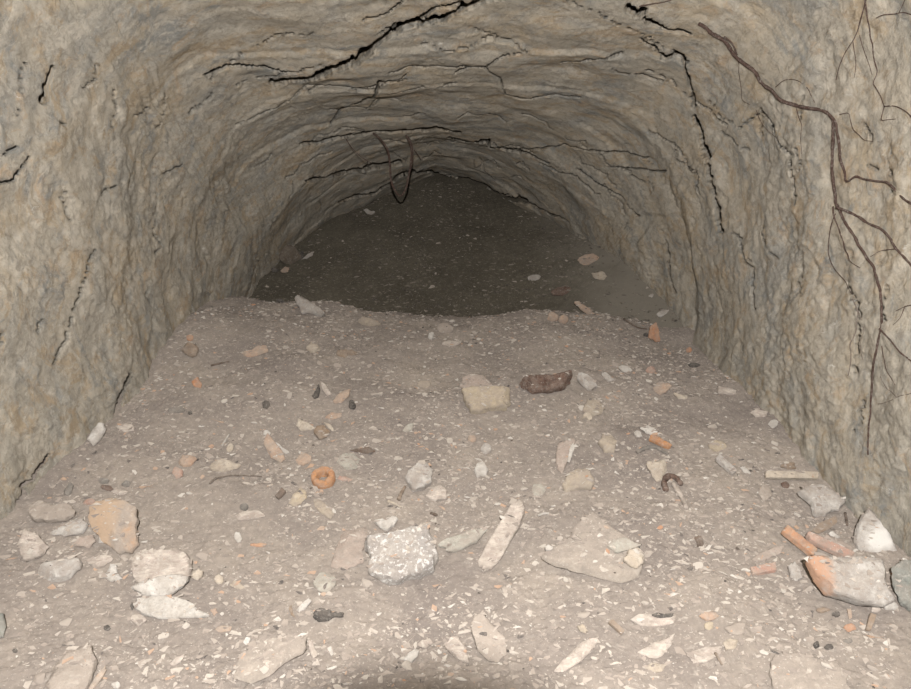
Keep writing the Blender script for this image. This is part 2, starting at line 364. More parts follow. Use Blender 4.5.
def build_shell():
    ys = np.concatenate([np.linspace(-.6, 1.35, 60), np.arange(1.36, 5.25, .0085)])
    NT = 1050
    P = np.zeros((len(ys), NT, 3)); NR = np.zeros_like(P)
    th = np.linspace(0, math.pi, 2400)
    for i, y in enumerate(ys):
        aL, aR, b, n, cx = [float(q) for q in sec(y)]
        c, s = np.cos(th), np.sin(th)
        a = np.where(c > 0, aL + cx, aR - cx)
        X = cx - np.sign(c) * a * np.abs(c) ** (2 / n); Z = b * np.abs(s) ** (2 / n)
        X = np.concatenate([[X[0]], X, [X[-1]]]); Z = np.concatenate([[-.25], Z, [-.25]])
        L = np.concatenate([[0], np.cumsum(np.hypot(np.diff(X), np.diff(Z)))])
        t = np.linspace(0, L[-1], NT)
        P[i, :, 0] = np.interp(t, L, X); P[i, :, 1] = y; P[i, :, 2] = np.interp(t, L, Z)
    du = np.gradient(P, axis=0); dv = np.gradient(P, axis=1)
    NR = np.cross(dv, du); NR /= np.linalg.norm(NR, axis=2, keepdims=True) + 1e-12      # points out of the tunnel
    chk = NR[len(ys) // 2, NT // 2, 2]
    if chk < 0: NR = -NR
    x, y, z = P[..., 0], P[..., 1], P[..., 2]
    up = np.clip((NR[..., 2] - .35) / .4, 0, 1)                 # 1 on the ceiling, 0 on the walls
    zs = z * .7; soft = 1 - .35 * up
    d = .030 * fbm(x, y, z, 2.6, 2, 41) + .011 * fbm(x, y, zs, 8, 2, 44)
    wx = fbm(x, y, z, 6, 2, 81) * .1
    patch = np.clip(.7 + 1.2 * fbm(x, y, z, 3.3, 2, 83), .15, 1.3)
    st = 1 + 1.2 * up                                            # on the roof the flakes are drawn out along the bedding
    d += soft * patch * (.0035 * np.abs(fbm(x + wx, (y + wx) * st, z * .85, 14, 4, 47, .62)) + .0062 * np.abs(fbm(x + wx, y * st, z + wx, 34, 3, 51, .62)) + .0034 * fbm(x, y, z, 90, 2, 55))
    # scales that have spalled off, each leaving a low scarp
    for fq, am, sd in ((4.0, .008, 201), (11.5, .0045, 211)):
        lv = fbm(x, y * (1 + .5 * up), z * .8, fq, 4, sd, .55) * 3.0
        fr = lv - np.floor(lv); sf = 1 - .72 * up; d += am * sf * np.clip((fr - .82) / .10, 0, 1) * np.clip((1 - fr) / .05, 0, 1) * .6 + am * .55 * np.floor(lv) * sf
    # bedding ledges of the roof: saw-tooth steps facing the entrance
    s = (y + .16 * fbm(x, y, z, 2.2, 2, 61) + .03 * fbm(x, y, z, 12, 2, 64) + .16 * x * x)
    for Lk, Ak in ((.36, .013), (.117, .003)):
        fr = s / Lk - np.floor(s / Lk)
        saw = np.where(fr < .96, fr / .96, (1 - fr) / .04) - .5
        d += Ak * saw * up * np.clip(.6 + fbm(x, y, z, 3, 2, 66), 0, 1)
    # flaked blocks on the side walls
    q = z + .5 * y + .12 * fbm(x, y, z, 4, 2, 71)
    fr = q / .16 - np.floor(q / .16)
    d += .005 * (np.where(fr < .9, fr / .9, (1 - fr) / .1) - .5) * (1 - up)
    Q = P + NR * d[..., None]
    # fissures
    flat = Q.reshape(-1, 3); base = P.reshape(-1, 3); nrf = NR.reshape(-1, 3)
    rng = random.Random(5)
    g = np.zeros(len(flat))
    def carve(pts3, w0, w1, depth):
        lo = pts3.min(0) - .08; hi = pts3.max(0) + .08
        ii = np.nonzero(np.all((base > lo) & (base < hi), axis=1))[0]
        if not len(ii): return
        pb = base[ii]
        jit = 1 + .55 * vn(pb[:, 0] * 60, pb[:, 1] * 25, pb[:, 2] * 60, 91)
        best = np.zeros(len(ii))
        n = len(pts3)
        for k in range(n - 1):
            a, b = pts3[k], pts3[k + 1]; m = .5 * (a + b)
            rd = (m - CAM); dist = np.linalg.norm(rd); rd = rd / dist
            # distance across the line of sight, so that the gap keeps its apparent breadth on slanting rock
            ab = b - a; abp = ab - rd * (ab @ rd)
            pa = pb - a; pap = pa - np.outer(pa @ rd, rd)
            t = np.clip((pap @ abp) / max(abp @ abp, 1e-9), 0, 1)
            dd = np.linalg.norm(pap - t[:, None] * abp, axis=1)
            near = np.linalg.norm(pa - np.clip((pa @ ab) / max(ab @ ab, 1e-9), 0, 1)[:, None] * ab, axis=1) < .30
            ww = (w0 + (w1 - w0) * (k + t) / (n - 1)) * dist / FPX * jit
            e = np.clip((ww - dd) / (.35 * ww + 1e-9), 0, 1) * near
            best = np.maximum(best, e)
        g[ii] = np.maximum(g[ii], best * depth)
    # thin fissures: along the bedding on the roof, up and down on the walls
    rc = random.Random(77); extra = []
    for _ in range(46):
        a = rc.uniform(.12, .88) * math.pi; r = rc.uniform(.32, 1.05); n_ = rc.randint(4, 9); st = rc.uniform(.025, .055) * rc.choice((1, -1)); pts = []
        for k in range(n_):
            pts.append((430 - 370 * r * math.cos(a), 235 - 235 * r * math.sin(a))); a += st; r += rc.uniform(-.018, .018)
        extra.append((pts, rc.uniform(.3, .6), rc.uniform(.3, .6), .07))
    for _ in range(18):
        left = rc.random() < .5; px = rc.uniform(5, 230) if left else rc.uniform(715, 905); top = 60 if left else 90
        bot = 480 - 1.0 * px if left else 260 + (px - 700) * 1.2
        py = rc.uniform(top, max(top + 20, bot)); pts = []
        for k in range(rc.randint(3, 7)):
            pts.append((px, py)); px += rc.uniform(-5, 7) * (1 if not left else -1); py += rc.uniform(5, 11)
        extra.append((pts, rc.uniform(.35, .55), rc.uniform(.25, .4), .06))
    for pts, w0, w1, depth in CRACKS + extra:
        dense = []
        for (ax, ay), (bx, by) in zip(pts[:-1], pts[1:]):
            k = max(1, int(math.hypot(bx - ax, by - ay) / 6))
            for j in range(k):
                t = j / k
                dense.append((ax + (bx - ax) * t + rng.uniform(-1, 1) * .9, ay + (by - ay) * t + rng.uniform(-1, 1) * .9))
        dense.append(pts[-1])
        carve(np.array([wallpt(*p) for p in dense]), w0, w1, depth)
    # the gaps run back into the hill, roughly along the tunnel
    direc = flat - CAM; direc /= np.linalg.norm(direc, axis=1, keepdims=True)
    Q = (flat + (direc * .96 + nrf * .1) * g[:, None]).reshape(P.shape)
    du = np.gradient(Q, axis=0); dv = np.gradient(Q, axis=1)
    n2 = np.cross(dv, du); n2 /= np.linalg.norm(n2, axis=2, keepdims=True) + 1e-12
    if n2[len(ys) // 2, NT // 2, 2] > 0: n2 = -n2               # the shell is seen from inside
    cut1, cut2 = int(NT * .30), int(NT * .70)
    for name, a, b in (('wall_left', 0, cut1 + 1), ('ceiling', cut1, cut2 + 1), ('wall_right', cut2, NT)):
        V = Q[:, a:b].reshape(-1, 3); nn = n2[:, a:b].reshape(-1, 3)
        F = gridfaces(len(ys), b - a)
        p0, p1, p3 = V[F[:, 0]], V[F[:, 1]], V[F[:, 3]]
        fn = np.cross(p1 - p0, p3 - p0)
        if np.mean(np.sum(fn * nn[F[:, 0]], 1) > 0) < .5: F = F[:, ::-1]
        o = link(name, mesh_np(name, V, F, M_WALL, True))
        o['kind'] = 'structure'
build_shell()

def heightfield(name, xs, ys, fn, mat, trim=False):
    X, Y = np.meshgrid(xs, ys); Z = fn(X, Y)
    V = np.stack([X, Y, Z], -1).reshape(-1, 3); F = gridfaces(len(ys), len(xs))
    if trim:                                        # ends just inside the rock and just under the floor
        ok = (inside(V[:, 0], V[:, 1], V[:, 2]) < .14) & (V[:, 2] > floor_h(V[:, 0], V[:, 1]) - .05)
        F = F[ok[F].all(1)]; used = np.zeros(len(V), bool); used[F.ravel()] = True
        idx = np.cumsum(used) - 1; V = V[used]; F = idx[F]
    return mesh_np(name, V, F, mat)
yf = [-.6]
while yf[-1] < 4.0:
    yf.append(yf[-1] + (.03 if yf[-1] < .95 else max(.003, .0025 * yf[-1] ** 2 * .8)))
fo = link('floor', heightfield('floor', np.linspace(-1.12, 1.12, 760), np.array(yf), floor_h, M_FLOOR)); fo['kind'] = 'structure'
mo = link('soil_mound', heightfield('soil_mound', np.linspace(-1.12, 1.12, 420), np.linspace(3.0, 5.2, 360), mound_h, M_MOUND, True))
tag(mo, 'heap of dark loose soil filling the far end of the tunnel up to the roof', 'soil heap')

# ------------------------------------------------------------------ the stones, sherds and scraps lying on the rubble
def ell(cx, cy, w, h, rot=0, n=14, sq=0.0, seed=0):
    r = random.Random(int(cx * 7 + cy * 13) + seed); out = []
    for k in range(n):
        a = 2 * math.pi * k / n; e = 1 - .45 * sq
        u = math.copysign(abs(math.cos(a)) ** e, math.cos(a)) * w / 2; v = math.copysign(abs(math.sin(a)) ** e, math.sin(a)) * h / 2
        j = 1 + r.uniform(-.11, .11); u *= j; v *= j
        c, s = math.cos(R2(rot)), math.sin(R2(rot))
        out.append((cx + u * c + v * s, cy - u * s + v * c))
    return out

def stone_mesh(outline, tilt, thick, mat, seed, e=.55, cuts=7, rough=.075, lift=.22, strata=0.0, roll=0.0, back=0.0, edge=.16, gap=0.0, on=None):
    """a solid lump: the traced outline is its broadest section, lying in a plane tilted by `tilt` (90 = flat on the ground)"""
    rng = random.Random(seed)
    ox = [p[0] for p in outline]; oy = [p[1] for p in outline]
    cxp = sum(ox) / len(ox)
    G = ground(cxp, max(oy)) + np.array([0, back, 0])
    G[2] = gh(G[0], G[1])
    if on is not None:                              # resting on another stone
        o_, l_ = on, np.array(on.location)
        tr = BVHTree.FromPolygons([tuple(np.array(v_.co) + l_) for v_ in o_.data.vertices], [tuple(p_.vertices) for p_ in o_.data.polygons])
        h_ = tr.ray_cast(Vector(CAM), Vector(ray(cxp, max(oy))))
        if h_[0] is not None: G = np.array(h_[0]) + np.array([0, 0, .003])
    t = R2(tilt)
    n = np.array([math.sin(R2(roll)), -math.cos(t), math.sin(t)]); n /= np.linalg.norm(n)
    ua = np.cross(np.array([0, math.sin(t), math.cos(t)]), n); ua /= np.linalg.norm(ua); va = np.cross(n, ua)
    if ua[0] < 0: ua, va = -ua, va
    def proj(o, P0):
        q = []
        for p in outline:
            d = ray(*p); k = ((P0 - o) @ n) / (d @ n); h = o + d * k - P0
            q.append((h @ ua, h @ va))
        return np.array(q)
    q = proj(CAM, G)
    fine = np.concatenate([q + (np.roll(q, -1, 0) - q) * t_ for t_ in np.linspace(0, 1, 8, endpoint=False)])
    size = 2.5 * math.sqrt(max(np.linalg.eigvalsh(np.cov(fine.T))[0], 1e-9)); H = thick * size if thick < 4 else thick / 1000
    P0 = G + n * (H * lift * .5) + np.array([0, 0, gap])
    q = proj(CAM, P0)
    c = (q.max(0) + q.min(0)) / 2; q = q - c
    big = max(max(ox) - min(ox), max(oy) - min(oy)) > 24
    M, K = (84, 26) if big else (36, 13)
    th = np.linspace(0, 2 * math.pi, M, endpoint=False)
    # long shapes are sampled in a frame squeezed along their length
    fine = np.concatenate([q + (np.roll(q, -1, 0) - q) * t_ for t_ in np.linspace(0, 1, 8, endpoint=False)])
    ev, ex = np.linalg.eigh(np.cov(fine.T)); sc_ = np.sqrt(ev)
    q = (q @ ex) / sc_
    R = np.zeros(M)
    a = q; b = np.roll(q, -1, axis=0)
    for i, tt in enumerate(th):
        d = np.array([math.cos(tt), math.sin(tt)]); best = 0
        for p1, p2 in zip(a, b):
            ed = p2 - p1; den = d[0] * ed[1] - d[1] * ed[0]
            if abs(den) < 1e-12: continue
            k = (p1[0] * ed[1] - p1[1] * ed[0]) / den; s = (p1[0] * d[1] - p1[1] * d[0]) / den
            if k > 0 and -1e-6 <= s <= 1 + 1e-6: best = max(best, k)
        R[i] = best
    R[R == 0] = R[R > 0].mean()
    R = R * (1 + edge * (.6 if big else 1) * fbm(np.cos(th) * 2.2, np.sin(th) * 2.2, 0 * th + seed, 1.6, 3, 7))
    ph = np.linspace(0, math.pi, K)[1:-1]
    sp = np.sin(ph) ** e; cp = np.sign(np.cos(ph)) * np.abs(np.cos(ph)) ** e
    Q = np.stack([sp[:, None] * np.cos(th)[None], sp[:, None] * np.sin(th)[None], np.repeat(cp[:, None], M, 1)], -1).reshape(-1, 3)
    Q = np.concatenate([Q, [[0, 0, 1.0]], [[0, 0, -1.0]]])
    RR = np.concatenate([np.tile(R, K - 2), [R.mean(), R.mean()]])
    for _ in range(cuts):
        k = np.array([rng.gauss(0, 1), rng.gauss(0, 1), rng.gauss(0, .9)]); k /= np.linalg.norm(k)
        dd = Q @ k - rng.uniform(.78, 1.0) * (1.0 if abs(k[2]) < .5 else .9)
        Q = Q - np.outer(np.maximum(dd, 0), k) * .92
    xy = (np.stack([Q[:, 0] * RR, Q[:, 1] * RR], 1) * sc_) @ ex.T
    L = np.stack([xy[:, 0], xy[:, 1], Q[:, 2] * H / 2], 1)
    f = 1.6 / max(size, .004)
    nz = fbm(L[:, 0] + seed, L[:, 1], L[:, 2], f, 3, seed % 97)
    nz2 = np.abs(fbm(L[:, 0] + seed, L[:, 1], L[:, 2] * 2, f * 3, 2, seed % 89))
    L = L * (1 + rough * nz - rough * .7 * nz2)[:, None]
    if strata:
        lay = L[:, 1] / (size * .11) + .5 * vn(L[:, 0] * f, L[:, 1] * f, L[:, 2] * f, 4)
        fr = lay - np.floor(lay); saw = np.where(fr < .8, fr / .8, (1 - fr) / .2) - .5
        L[:, 2] += saw * strata * H * (np.abs(Q[:, 2]) > .3)
    Wd = P0 + (L[:, :1] + c[0]) * ua + (L[:, 1:2] + c[1]) * va + L[:, 2:] * n
    loc = np.array([Wd[:, 0].mean(), Wd[:, 1].mean(), Wd[:, 2].min()])
    V = Wd - loc
    F = []
    rows = K - 2
    for r in range(rows - 1):
        for i in range(M):
            j = (i + 1) % M
            F.append((r * M + i, (r + 1) * M + i, (r + 1) * M + j, r * M + j))
    top, bot = rows * M, rows * M + 1
    T = [(top, i, (i + 1) % M) for i in range(M)] + [(bot, (rows - 1) * M + (i + 1) % M, (rows - 1) * M + i) for i in range(M)]
    me = bpy.data.meshes.new('stone'); me.from_pydata(V.tolist(), [], F + T)
    bm = bmesh.new(); bm.from_mesh(me); bmesh.ops.recalc_face_normals(bm, faces=bm.faces)
    for f_ in bm.faces: f_.smooth = True
    lim = R2(38)
    for ed in bm.edges:
        if len(ed.link_faces) == 2 and ed.calc_face_angle(0) > lim: ed.smooth = False
    bm.to_mesh(me); bm.free()
    me.materials.append(MATS[mat]); me.update()
    return me, loc

def bar(x0, y0, x1, y1, w, k=4):
    dx, dy = x1 - x0, y1 - y0; L = math.hypot(dx, dy); nx, ny = -dy / L * w / 2, dx / L * w / 2
    a = [(x0 + dx * t / k + nx, y0 + dy * t / k + ny) for t in range(k + 1)]; b = [(x0 + dx * t / k - nx, y0 + dy * t / k - ny) for t in range(k, -1, -1)]
    return a + b
_seed = [100]
BIG = []
def stone(name, label, cat, mat, outline, tilt=60, thick=.6, parent=None, group=None, **kw):
    _seed[0] += 7
    me, loc = stone_mesh(outline, tilt, thick, mat, _seed[0], **kw)
    me.name = name
    o = link(name, me, parent, loc if parent is None else loc - np.array(parent.location))
    if max(p[0] for p in outline) - min(p[0] for p in outline) > 16: BIG.append((o, loc))
    if parent is None: tag(o, label, cat, group)
    elif label: o['label'] = label
    return o

# --- big rocks along the left foot of the tunnel
stone('rock', 'large upright flat-faced rock with an orange stain near the left wall', 'rock', 'orange left face rock',
      [(88,505),(98,499),(112,497),(126,500),(136,507),(141,522),(139,540),(131,552),(120,554),(106,545),(95,533),(88,518)], 42, .42, rough=.04, cuts=9)
r3 = stone('rock', 'big pale pinkish layered rock resting on a white slab at left', 'rock', 'pale pinkish rock',
      [(132,560),(136,553),(148,550),(160,548),(176,547),(185,551),(190,559),(191,570),(189,580),(178,585),(150,587),(136,584),(133,575)], 40, .55, strata=.05, lift=.5, back=.012, rough=.05, edge=.08)
stone('lower_layer', None, None, 'chalk white stone',
      [(131,588),(140,583),(160,577),(178,575),(189,577),(187,587),(178,592),(164,597),(152,598),(142,596)], 45, .75, parent=r3, lift=.6, cuts=4, gap=.012, edge=.10)
stone('slab', 'greenish white slab tapering to the right under the big layered rock', 'stone slab', 'chalk white stone',
      [(132,604),(138,599),(160,597),(178,598),(195,605),(211,616),(198,618),(180,619),(160,620),(142,614)], 62, .55, cuts=5, rough=.04)
stone('stone', 'small yellowish white block touching the right end of the big layered rock', 'stone', 'cream stone',
      [(190,577),(192,571),(199,569),(204,571),(203,577),(197,581)], 40, .8, cuts=8)
stone('rock', 'grey and white knobbly rock between left wall and big layered rock', 'rock', 'grey white rock',
      [(36,572),(44,565),(56,559),(70,556),(82,560),(80,568),(70,577),(58,583),(44,581)], 55, .6, rough=.09)
stone('stone', 'flat pale oval stone just left of the big layered rock top', 'stone', 'pale pinkish rock', ell(100,561,27,12,8), 62, .5)
stone('stone', 'white lumpy chip between flat pale oval stone and big layered rock', 'stone', 'chalk white stone', [(103,577),(107,570),(110,563),(117,565),(118,572),(122,578),(112,582)], 60, .4)
stone('stone', 'bluish white long stone leaning left of the orange-stained rock', 'stone', 'grey white rock', [(48,535),(58,529),(72,521),(84,518),(88,524),(82,533),(66,537)], 50, .6, rough=.08)
stone('stone', 'flat greyish pink stone tucked under the lower left of the orange-stained rock', 'stone', 'dusty pink slab', [(72,546),(78,538),(93,535),(97,542),(88,548)], 60, .5)
stone('stone', 'tiny bright white cube at the foot of the orange-stained rock', 'stone', 'white chip' if 'white chip' in MATS else 'chalk white stone', [(99,543),(100,535),(105,534),(105,543)], 30, .8, cuts=3, e=.4)
stone('stone', 'white oval stone lying against the foot of the left wall, below the dark slit', 'stone', 'chalk white stone', [(88,440),(91,430),(98,423),(105,421),(105,430),(99,441),(93,446)], 40, .7)
stone('stone', 'long flat whitish stone just above the orange-stained rock', 'stone', 'pale pinkish rock', ell(119,492,19,6,0), 65, .5)
stone('stone', 'dark grey oval pebble set in the left wall foot beside the burrow', 'stone', 'dark grey stone', ell(69,489,8,14,-25), 40, .6)
stone('stone', 'dark grey flat pebble above the red-brown chip behind the orange-stained rock', 'stone', 'dark grey stone', ell(104,481,11,6,0), 50, .6)
stone('brick_chip', 'red-brown brick chip lying just behind the orange-stained rock', 'brick chip', 'rusty brown crust', ell(107,488,13,6,-10), 50, .6)
stone('stone', 'small grey stone right of the red-brown chip behind the orange-stained rock', 'stone', 'dark grey stone', ell(126,484,9,7,20), 50, .7)
stone('brick_chip', 'orange and purple chip at the upper left corner of the orange-stained rock', 'brick chip', 'pinkish brick', ell(89,502,13,6,10), 50, .7)
stone('rock', 'rounded earthy lump under the lip of the burrow by the left wall', 'rock', 'dusty buried slab', [(30,515),(32,502),(40,499),(52,504),(70,505),(78,512),(66,521),(48,526),(35,522)], 50, .7, rough=.10)
stone('stone', 'small black stone in the shadow of the burrow by the left wall', 'stone', 'black charcoal', ell(33,516,6,4,0), 40, .8)
stone('rock', 'pale angular rock at the left wall foot below the burrow', 'rock', 'pale pinkish rock', [(18,545),(26,528),(38,535),(50,546),(40,556),(24,562)], 45, .6, rough=.08)
stone('rock', 'grey rock cut by the left border beside the lowest wall foot', 'rock', 'dark green grey rock', [(-9,625),(-3,612),(4,614),(6,626),(3,637),(-6,640)], 50, .7)
stone('slab', 'wide dusty slab half buried in the lower left corner with an orange edge', 'stone slab', 'dusty buried slab', [(46,690),(52,664),(70,650),(92,647),(98,660),(92,675),(86,694),(60,700)], 75, .35, lift=.25, e=.4)
stone('brick_chip', 'orange brown sliver along the right side of the lower left buried slab', 'brick chip', 'orange stained grey rock', [(88,690),(96,677),(106,666),(108,669),(98,684),(92,691)], 70, .8)
stone('charcoal', 'black charcoal lump alone on bare soil below left of the big layered rock', 'charcoal', 'black charcoal', ell(107,628,7,6,0), 50, .8)
stone('charcoal', 'diamond-shaped black crumb at the left end of the white slab', 'charcoal', 'black charcoal', [(130,606),(132,602),(134,607),(132,611)], 40, .8)
stone('charcoal', 'small dark chip on the floor at the lower left border', 'charcoal', 'black charcoal', ell(15,651,5,5,0), 50, .8)
stone('stone', 'pale knob of stone below the left end of the white slab', 'stone', 'pale pinkish rock', [(130,620),(134,613),(142,615),(147,620),(138,627)], 60, .5)
stone('stone', 'bright white pebble near the bottom edge right of the lower left slab', 'stone', 'chalk white stone', ell(116,685,9,7,10), 60, .7)
stone('brick_chip', 'pale orange chip at the pointed right end of the white slab', 'brick chip', 'pale orange stone', [(210,610),(217,608),(218,613),(214,616)], 60, .6)
stone('brick_chip', 'flat orange chip below the pointed end of the white slab', 'brick chip', 'pale orange stone', ell(224,629,18,6,5), 70, .5)
stone('stone', 'small cream oval stone right of the yellowish block', 'stone', 'cream stone', ell(219,580,9,10,30), 60, .6)
stone('stone', 'thin pale flake lying diagonal on bare soil below the white slab', 'stone', 'pale pinkish rock', [(169,664),(176,658),(185,654),(182,661),(174,666)], 72, .4)

# --- left middle
stone('rock', 'brown stone with an orange tip at the left wall foot near the crest', 'rock', 'dull brown stone', [(181,350),(186,343),(193,341),(199,348),(198,356),(189,358)], 40, .8, rough=.1)
stone('brick_chip', 'orange chip sitting on top of the brown stone at the left wall', 'brick chip', 'orange tile', ell(190,338,8,6,10), 40, .8)
stone('brick_sherd', 'broken dull orange sherd lying on the left rise of the rubble', 'brick sherd', 'pale orange stone', [(239,354),(252,352),(258,347),(267,346),(268,351),(258,355),(246,358)], 62, .6)
stone('brick_chip', 'bright orange chip on the left slope above the black bits', 'brick chip', 'orange tile', [(191,380),(198,378),(203,384),(200,388),(193,386)], 55, .6)
stone('charcoal', 'long dark lump lying alone on the left slope below the orange chip', 'charcoal', 'dark grey stone', [(167,409),(173,408),(178,410),(184,406),(185,411),(176,413),(168,413)], 55, .7)
stone('charcoal', 'black crumb just right of the long dark lump on the left slope', 'charcoal', 'black charcoal', ell(190,413,5,4,0), 55, .8)
stone('charcoal', 'jagged black piece midway between long dark lump and cream stone', 'charcoal', 'black charcoal', ell(266,405,8,8,0, seed=3), 55, .8)
stone('stone', 'rounded pale pink stone alone below the pale crest block', 'stone', 'cream stone', [(306,347),(311,342),(316,344),(321,349),(314,353),(308,352)], 50, .7)
stone('block', 'pale grey block breaking the crest of the rubble at left', 'stone block', 'grey white rock', [(294,299),(297,296),(306,299),(316,306),(325,313),(322,316),(312,314),(302,315),(299,308)], 45, .8, cuts=6)
stone('stone', 'flat cream stone on the crest right of the pale grey block', 'stone', 'tan stone', [(358,321),(362,317),(372,318),(381,324),(372,326),(361,324)], 55, .6)
stone('bark', 'dark brown bark scrap half buried on the slope below the crest at left', 'bark', 'dull brown stone', [(336,355),(338,350),(347,349),(358,351),(358,354),(348,354),(347,358),(339,358)], 60, .5)
stone('charcoal', 'glossy black lump beside a pale splinter in the left middle', 'charcoal', 'black charcoal', [(312,396),(316,390),(319,384),(321,390),(318,398),(314,399)], 45, .8)
stone('stone', 'pale upright splinter leaning beside the glossy black lump', 'stone', 'pale pinkish rock', [(320,381),(324,383),(332,394),(328,397),(323,391)], 50, .7)
stone('brick_sherd', 'flat peach coloured sherd between the two black lumps', 'brick sherd', 'pale orange stone', [(333,402),(336,396),(344,390),(351,389),(349,396),(341,402),(335,404)], 60, .5)
stone('charcoal', 'round black lump right of the peach coloured sherd', 'charcoal', 'black charcoal', ell(352,405,8,9,0), 50, .9)
stone('stone', 'angular cream stone left of the brown crumbly lump', 'stone', 'cream stone', [(296,427),(298,419),(304,420),(315,428),(311,431),(300,431)], 50, .7, cuts=9)
stone('clod', 'brown crumbly lump beside the angular cream stone', 'clod', 'dull brown stone', [(313,432),(318,426),(325,425),(330,431),(328,438),(319,440)], 45, .8, rough=.14)
stone('brick_sherd', 'flat peach sherd lying behind the brown crumbly lump', 'brick sherd', 'pale orange stone', [(325,418),(331,413),(342,413),(341,417),(332,420)], 62, .5)
stone('stone', 'small pale flake leaning on the right of the brown crumbly lump', 'stone', 'cream stone', [(324,423),(328,422),(335,429),(333,432),(328,428)], 50, .6)
stone('brick_sherd', 'upright pinkish orange sherd with a pale tip, left of the terracotta ring', 'brick sherd', 'pale orange stone', [(264,445),(265,437),(268,433),(274,441),(283,452),(285,459),(280,463),(271,458)], 40, .55, cuts=6)
stone('stone', 'thin white flake behind the right side of the pinkish orange sherd', 'stone', 'chalk white stone', [(274,441),(279,444),(284,450),(291,452),(286,455),(280,450)], 50, .5)
stone('stone', 'pale white stone at the tip of the pinkish orange sherd', 'stone', 'chalk white stone', ell(267,433,7,6,0), 45, .7)
stone('stone', 'yellowish stone on the floor below left of the terracotta ring', 'stone', 'yellowish stone', [(288,503),(292,497),(300,487),(306,489),(307,499),(301,505),(292,506)], 60, .5)
stone('stone', 'pale yellow flat stone on the floor directly below the terracotta ring', 'stone', 'tan stone', [(313,498),(320,499),(329,508),(336,513),(330,519),(321,514),(314,506)], 68, .4)
stone('stone', 'dull flat grey-green stone above right of the terracotta ring', 'stone', 'greenish grey stone', [(335,462),(343,455),(355,453),(362,459),(358,468),(345,469)], 68, .4)
stone('brick_chip', 'dusty orange patch-like chip above left of the terracotta ring', 'brick chip', 'pale orange stone', ell(303,460,15,11,20), 70, .35)
stone('wood_scrap', 'dark brown pointed scrap of wood right of the grey-green stone', 'wood scrap', 'dark brown wood', [(349,450),(360,448),(369,447),(376,451),(372,454),(362,453)], 55, .6)
stone('wood_scrap', 'thick dark stick lying below left of the terracotta ring', 'wood scrap', 'dark brown wood', bar(277,498,284,490,5), 55, .8, e=.3, cuts=1, rough=.04, edge=.05)
stone('brick_chip', 'pink sliver lying at the right of the terracotta ring', 'brick chip', 'pinkish brick', [(337,476),(346,476),(353,480),(348,482),(338,479)], 60, .6)
stone('stone', 'cream stone with grey back on the left floor, biggest left of the ring', 'stone', 'cream stone', [(208,466),(213,461),(222,459),(236,464),(241,465),(233,470),(222,472),(212,471)], 60, .6)
stone('brick_chip', 'white-topped brick chip lying left of the cream stone with grey back', 'brick chip', 'pinkish brick', [(172,474),(175,467),(183,469),(183,476),(176,479)], 50, .7)
stone('stone', 'rounded stone with an orange underside above the white-topped brick chip', 'stone', 'pale orange stone', [(177,462),(182,456),(190,455),(197,458),(191,465),(182,467)], 58, .6)
stone('stone', 'small oval cream pebble above the cream stone with grey back', 'stone', 'cream stone', ell(230,448,6,10,-30), 55, .7)
stone('charcoal', 'dark grey pebble far below left of the pinkish orange sherd', 'charcoal', 'dark grey stone', ell(244,507,9,8,0), 55, .7)
stone('stone', 'long low whitish stone beside the dark grey pebble left of the ring', 'stone', 'pale pinkish rock', [(234,516),(246,511),(262,511),(266,516),(252,519),(238,520)], 68, .4)
stone('brick_chip', 'thin orange sliver lying on bare soil left of the speckled lump', 'brick chip', 'orange tile', ell(258,545,17,4,0), 68, .7)
stone('stone', 'small pale stone on the left floor above the thin orange sliver', 'stone', 'chalk white stone', ell(238,537,8,11,10), 60, .6)
stone('stone', 'flat pinkish stone on the left slope below the wall slit', 'stone', 'pale pinkish rock', [(115,427),(122,424),(134,424),(134,430),(124,432)], 62, .4)

# --- centre
stone('rock', 'large speckled grey lump with white grains in the lower centre', 'rock', 'speckled grey concrete',
      [(358,548),(366,536),(380,533),(395,529),(414,529),(430,528),(433,541),(440,556),(433,568),(415,578),(400,587),(384,584),(370,577),(366,560)], 58, .55, cuts=8, rough=.06)
stone('stone', 'white Y-shaped stone just above the large speckled lump', 'stone', 'chalk white stone', [(373,521),(382,519),(388,521),(395,515),(398,519),(394,526),(388,532),(380,528)], 50, .7)
stone('cobble', 'rounded pale speckled cobble above right of the large speckled lump', 'cobble', 'grey white rock', [(405,480),(409,469),(416,463),(428,464),(433,471),(432,483),(425,491),(412,492)], 45, .75, cuts=6)
stone('stone', 'pale pinkish stone at the lower right of the rounded cobble', 'stone', 'pale pinkish rock', [(425,497),(430,489),(441,486),(450,492),(446,499),(434,502)], 55, .6)
stone('slab', 'dusty pink flat slab left of the large speckled lump', 'stone slab', 'dusty pink slab', [(330,567),(335,548),(344,530),(366,528),(372,540),(362,552),(364,564),(348,570)], 76, .25, lift=.3, e=.4)
stone('slab', 'pale yellow-green long stone right of the large speckled lump', 'stone slab', 'greenish grey stone', [(437,545),(446,538),(462,535),(476,530),(487,530),(478,541),(462,549),(445,553)], 66, .5, cuts=5)
stone('block', 'long pinkish grey squared block lying slanted in the lower centre', 'stone block', 'pale pinkish rock', [(476,566),(487,546),(500,524),(511,506),(520,502),(526,510),(520,526),(509,546),(500,562),(492,570),(482,571)], 62, .75, e=.4, cuts=4, rough=.04)
stone('slab', 'rectangular tan slab with a straight front face in the middle', 'stone slab', 'yellowish stone', [(461,392),(470,388),(490,389),(510,390),(511,402),(506,408),(494,409),(480,413),(471,413)], 48, .6, e=.4, cuts=4, rough=.03)
stone('slab', 'pinkish grey flat stone lying behind the rectangular tan slab', 'stone slab', 'dusty pink slab', [(460,388),(462,378),(472,375),(485,378),(494,388),(480,393)], 68, .4)
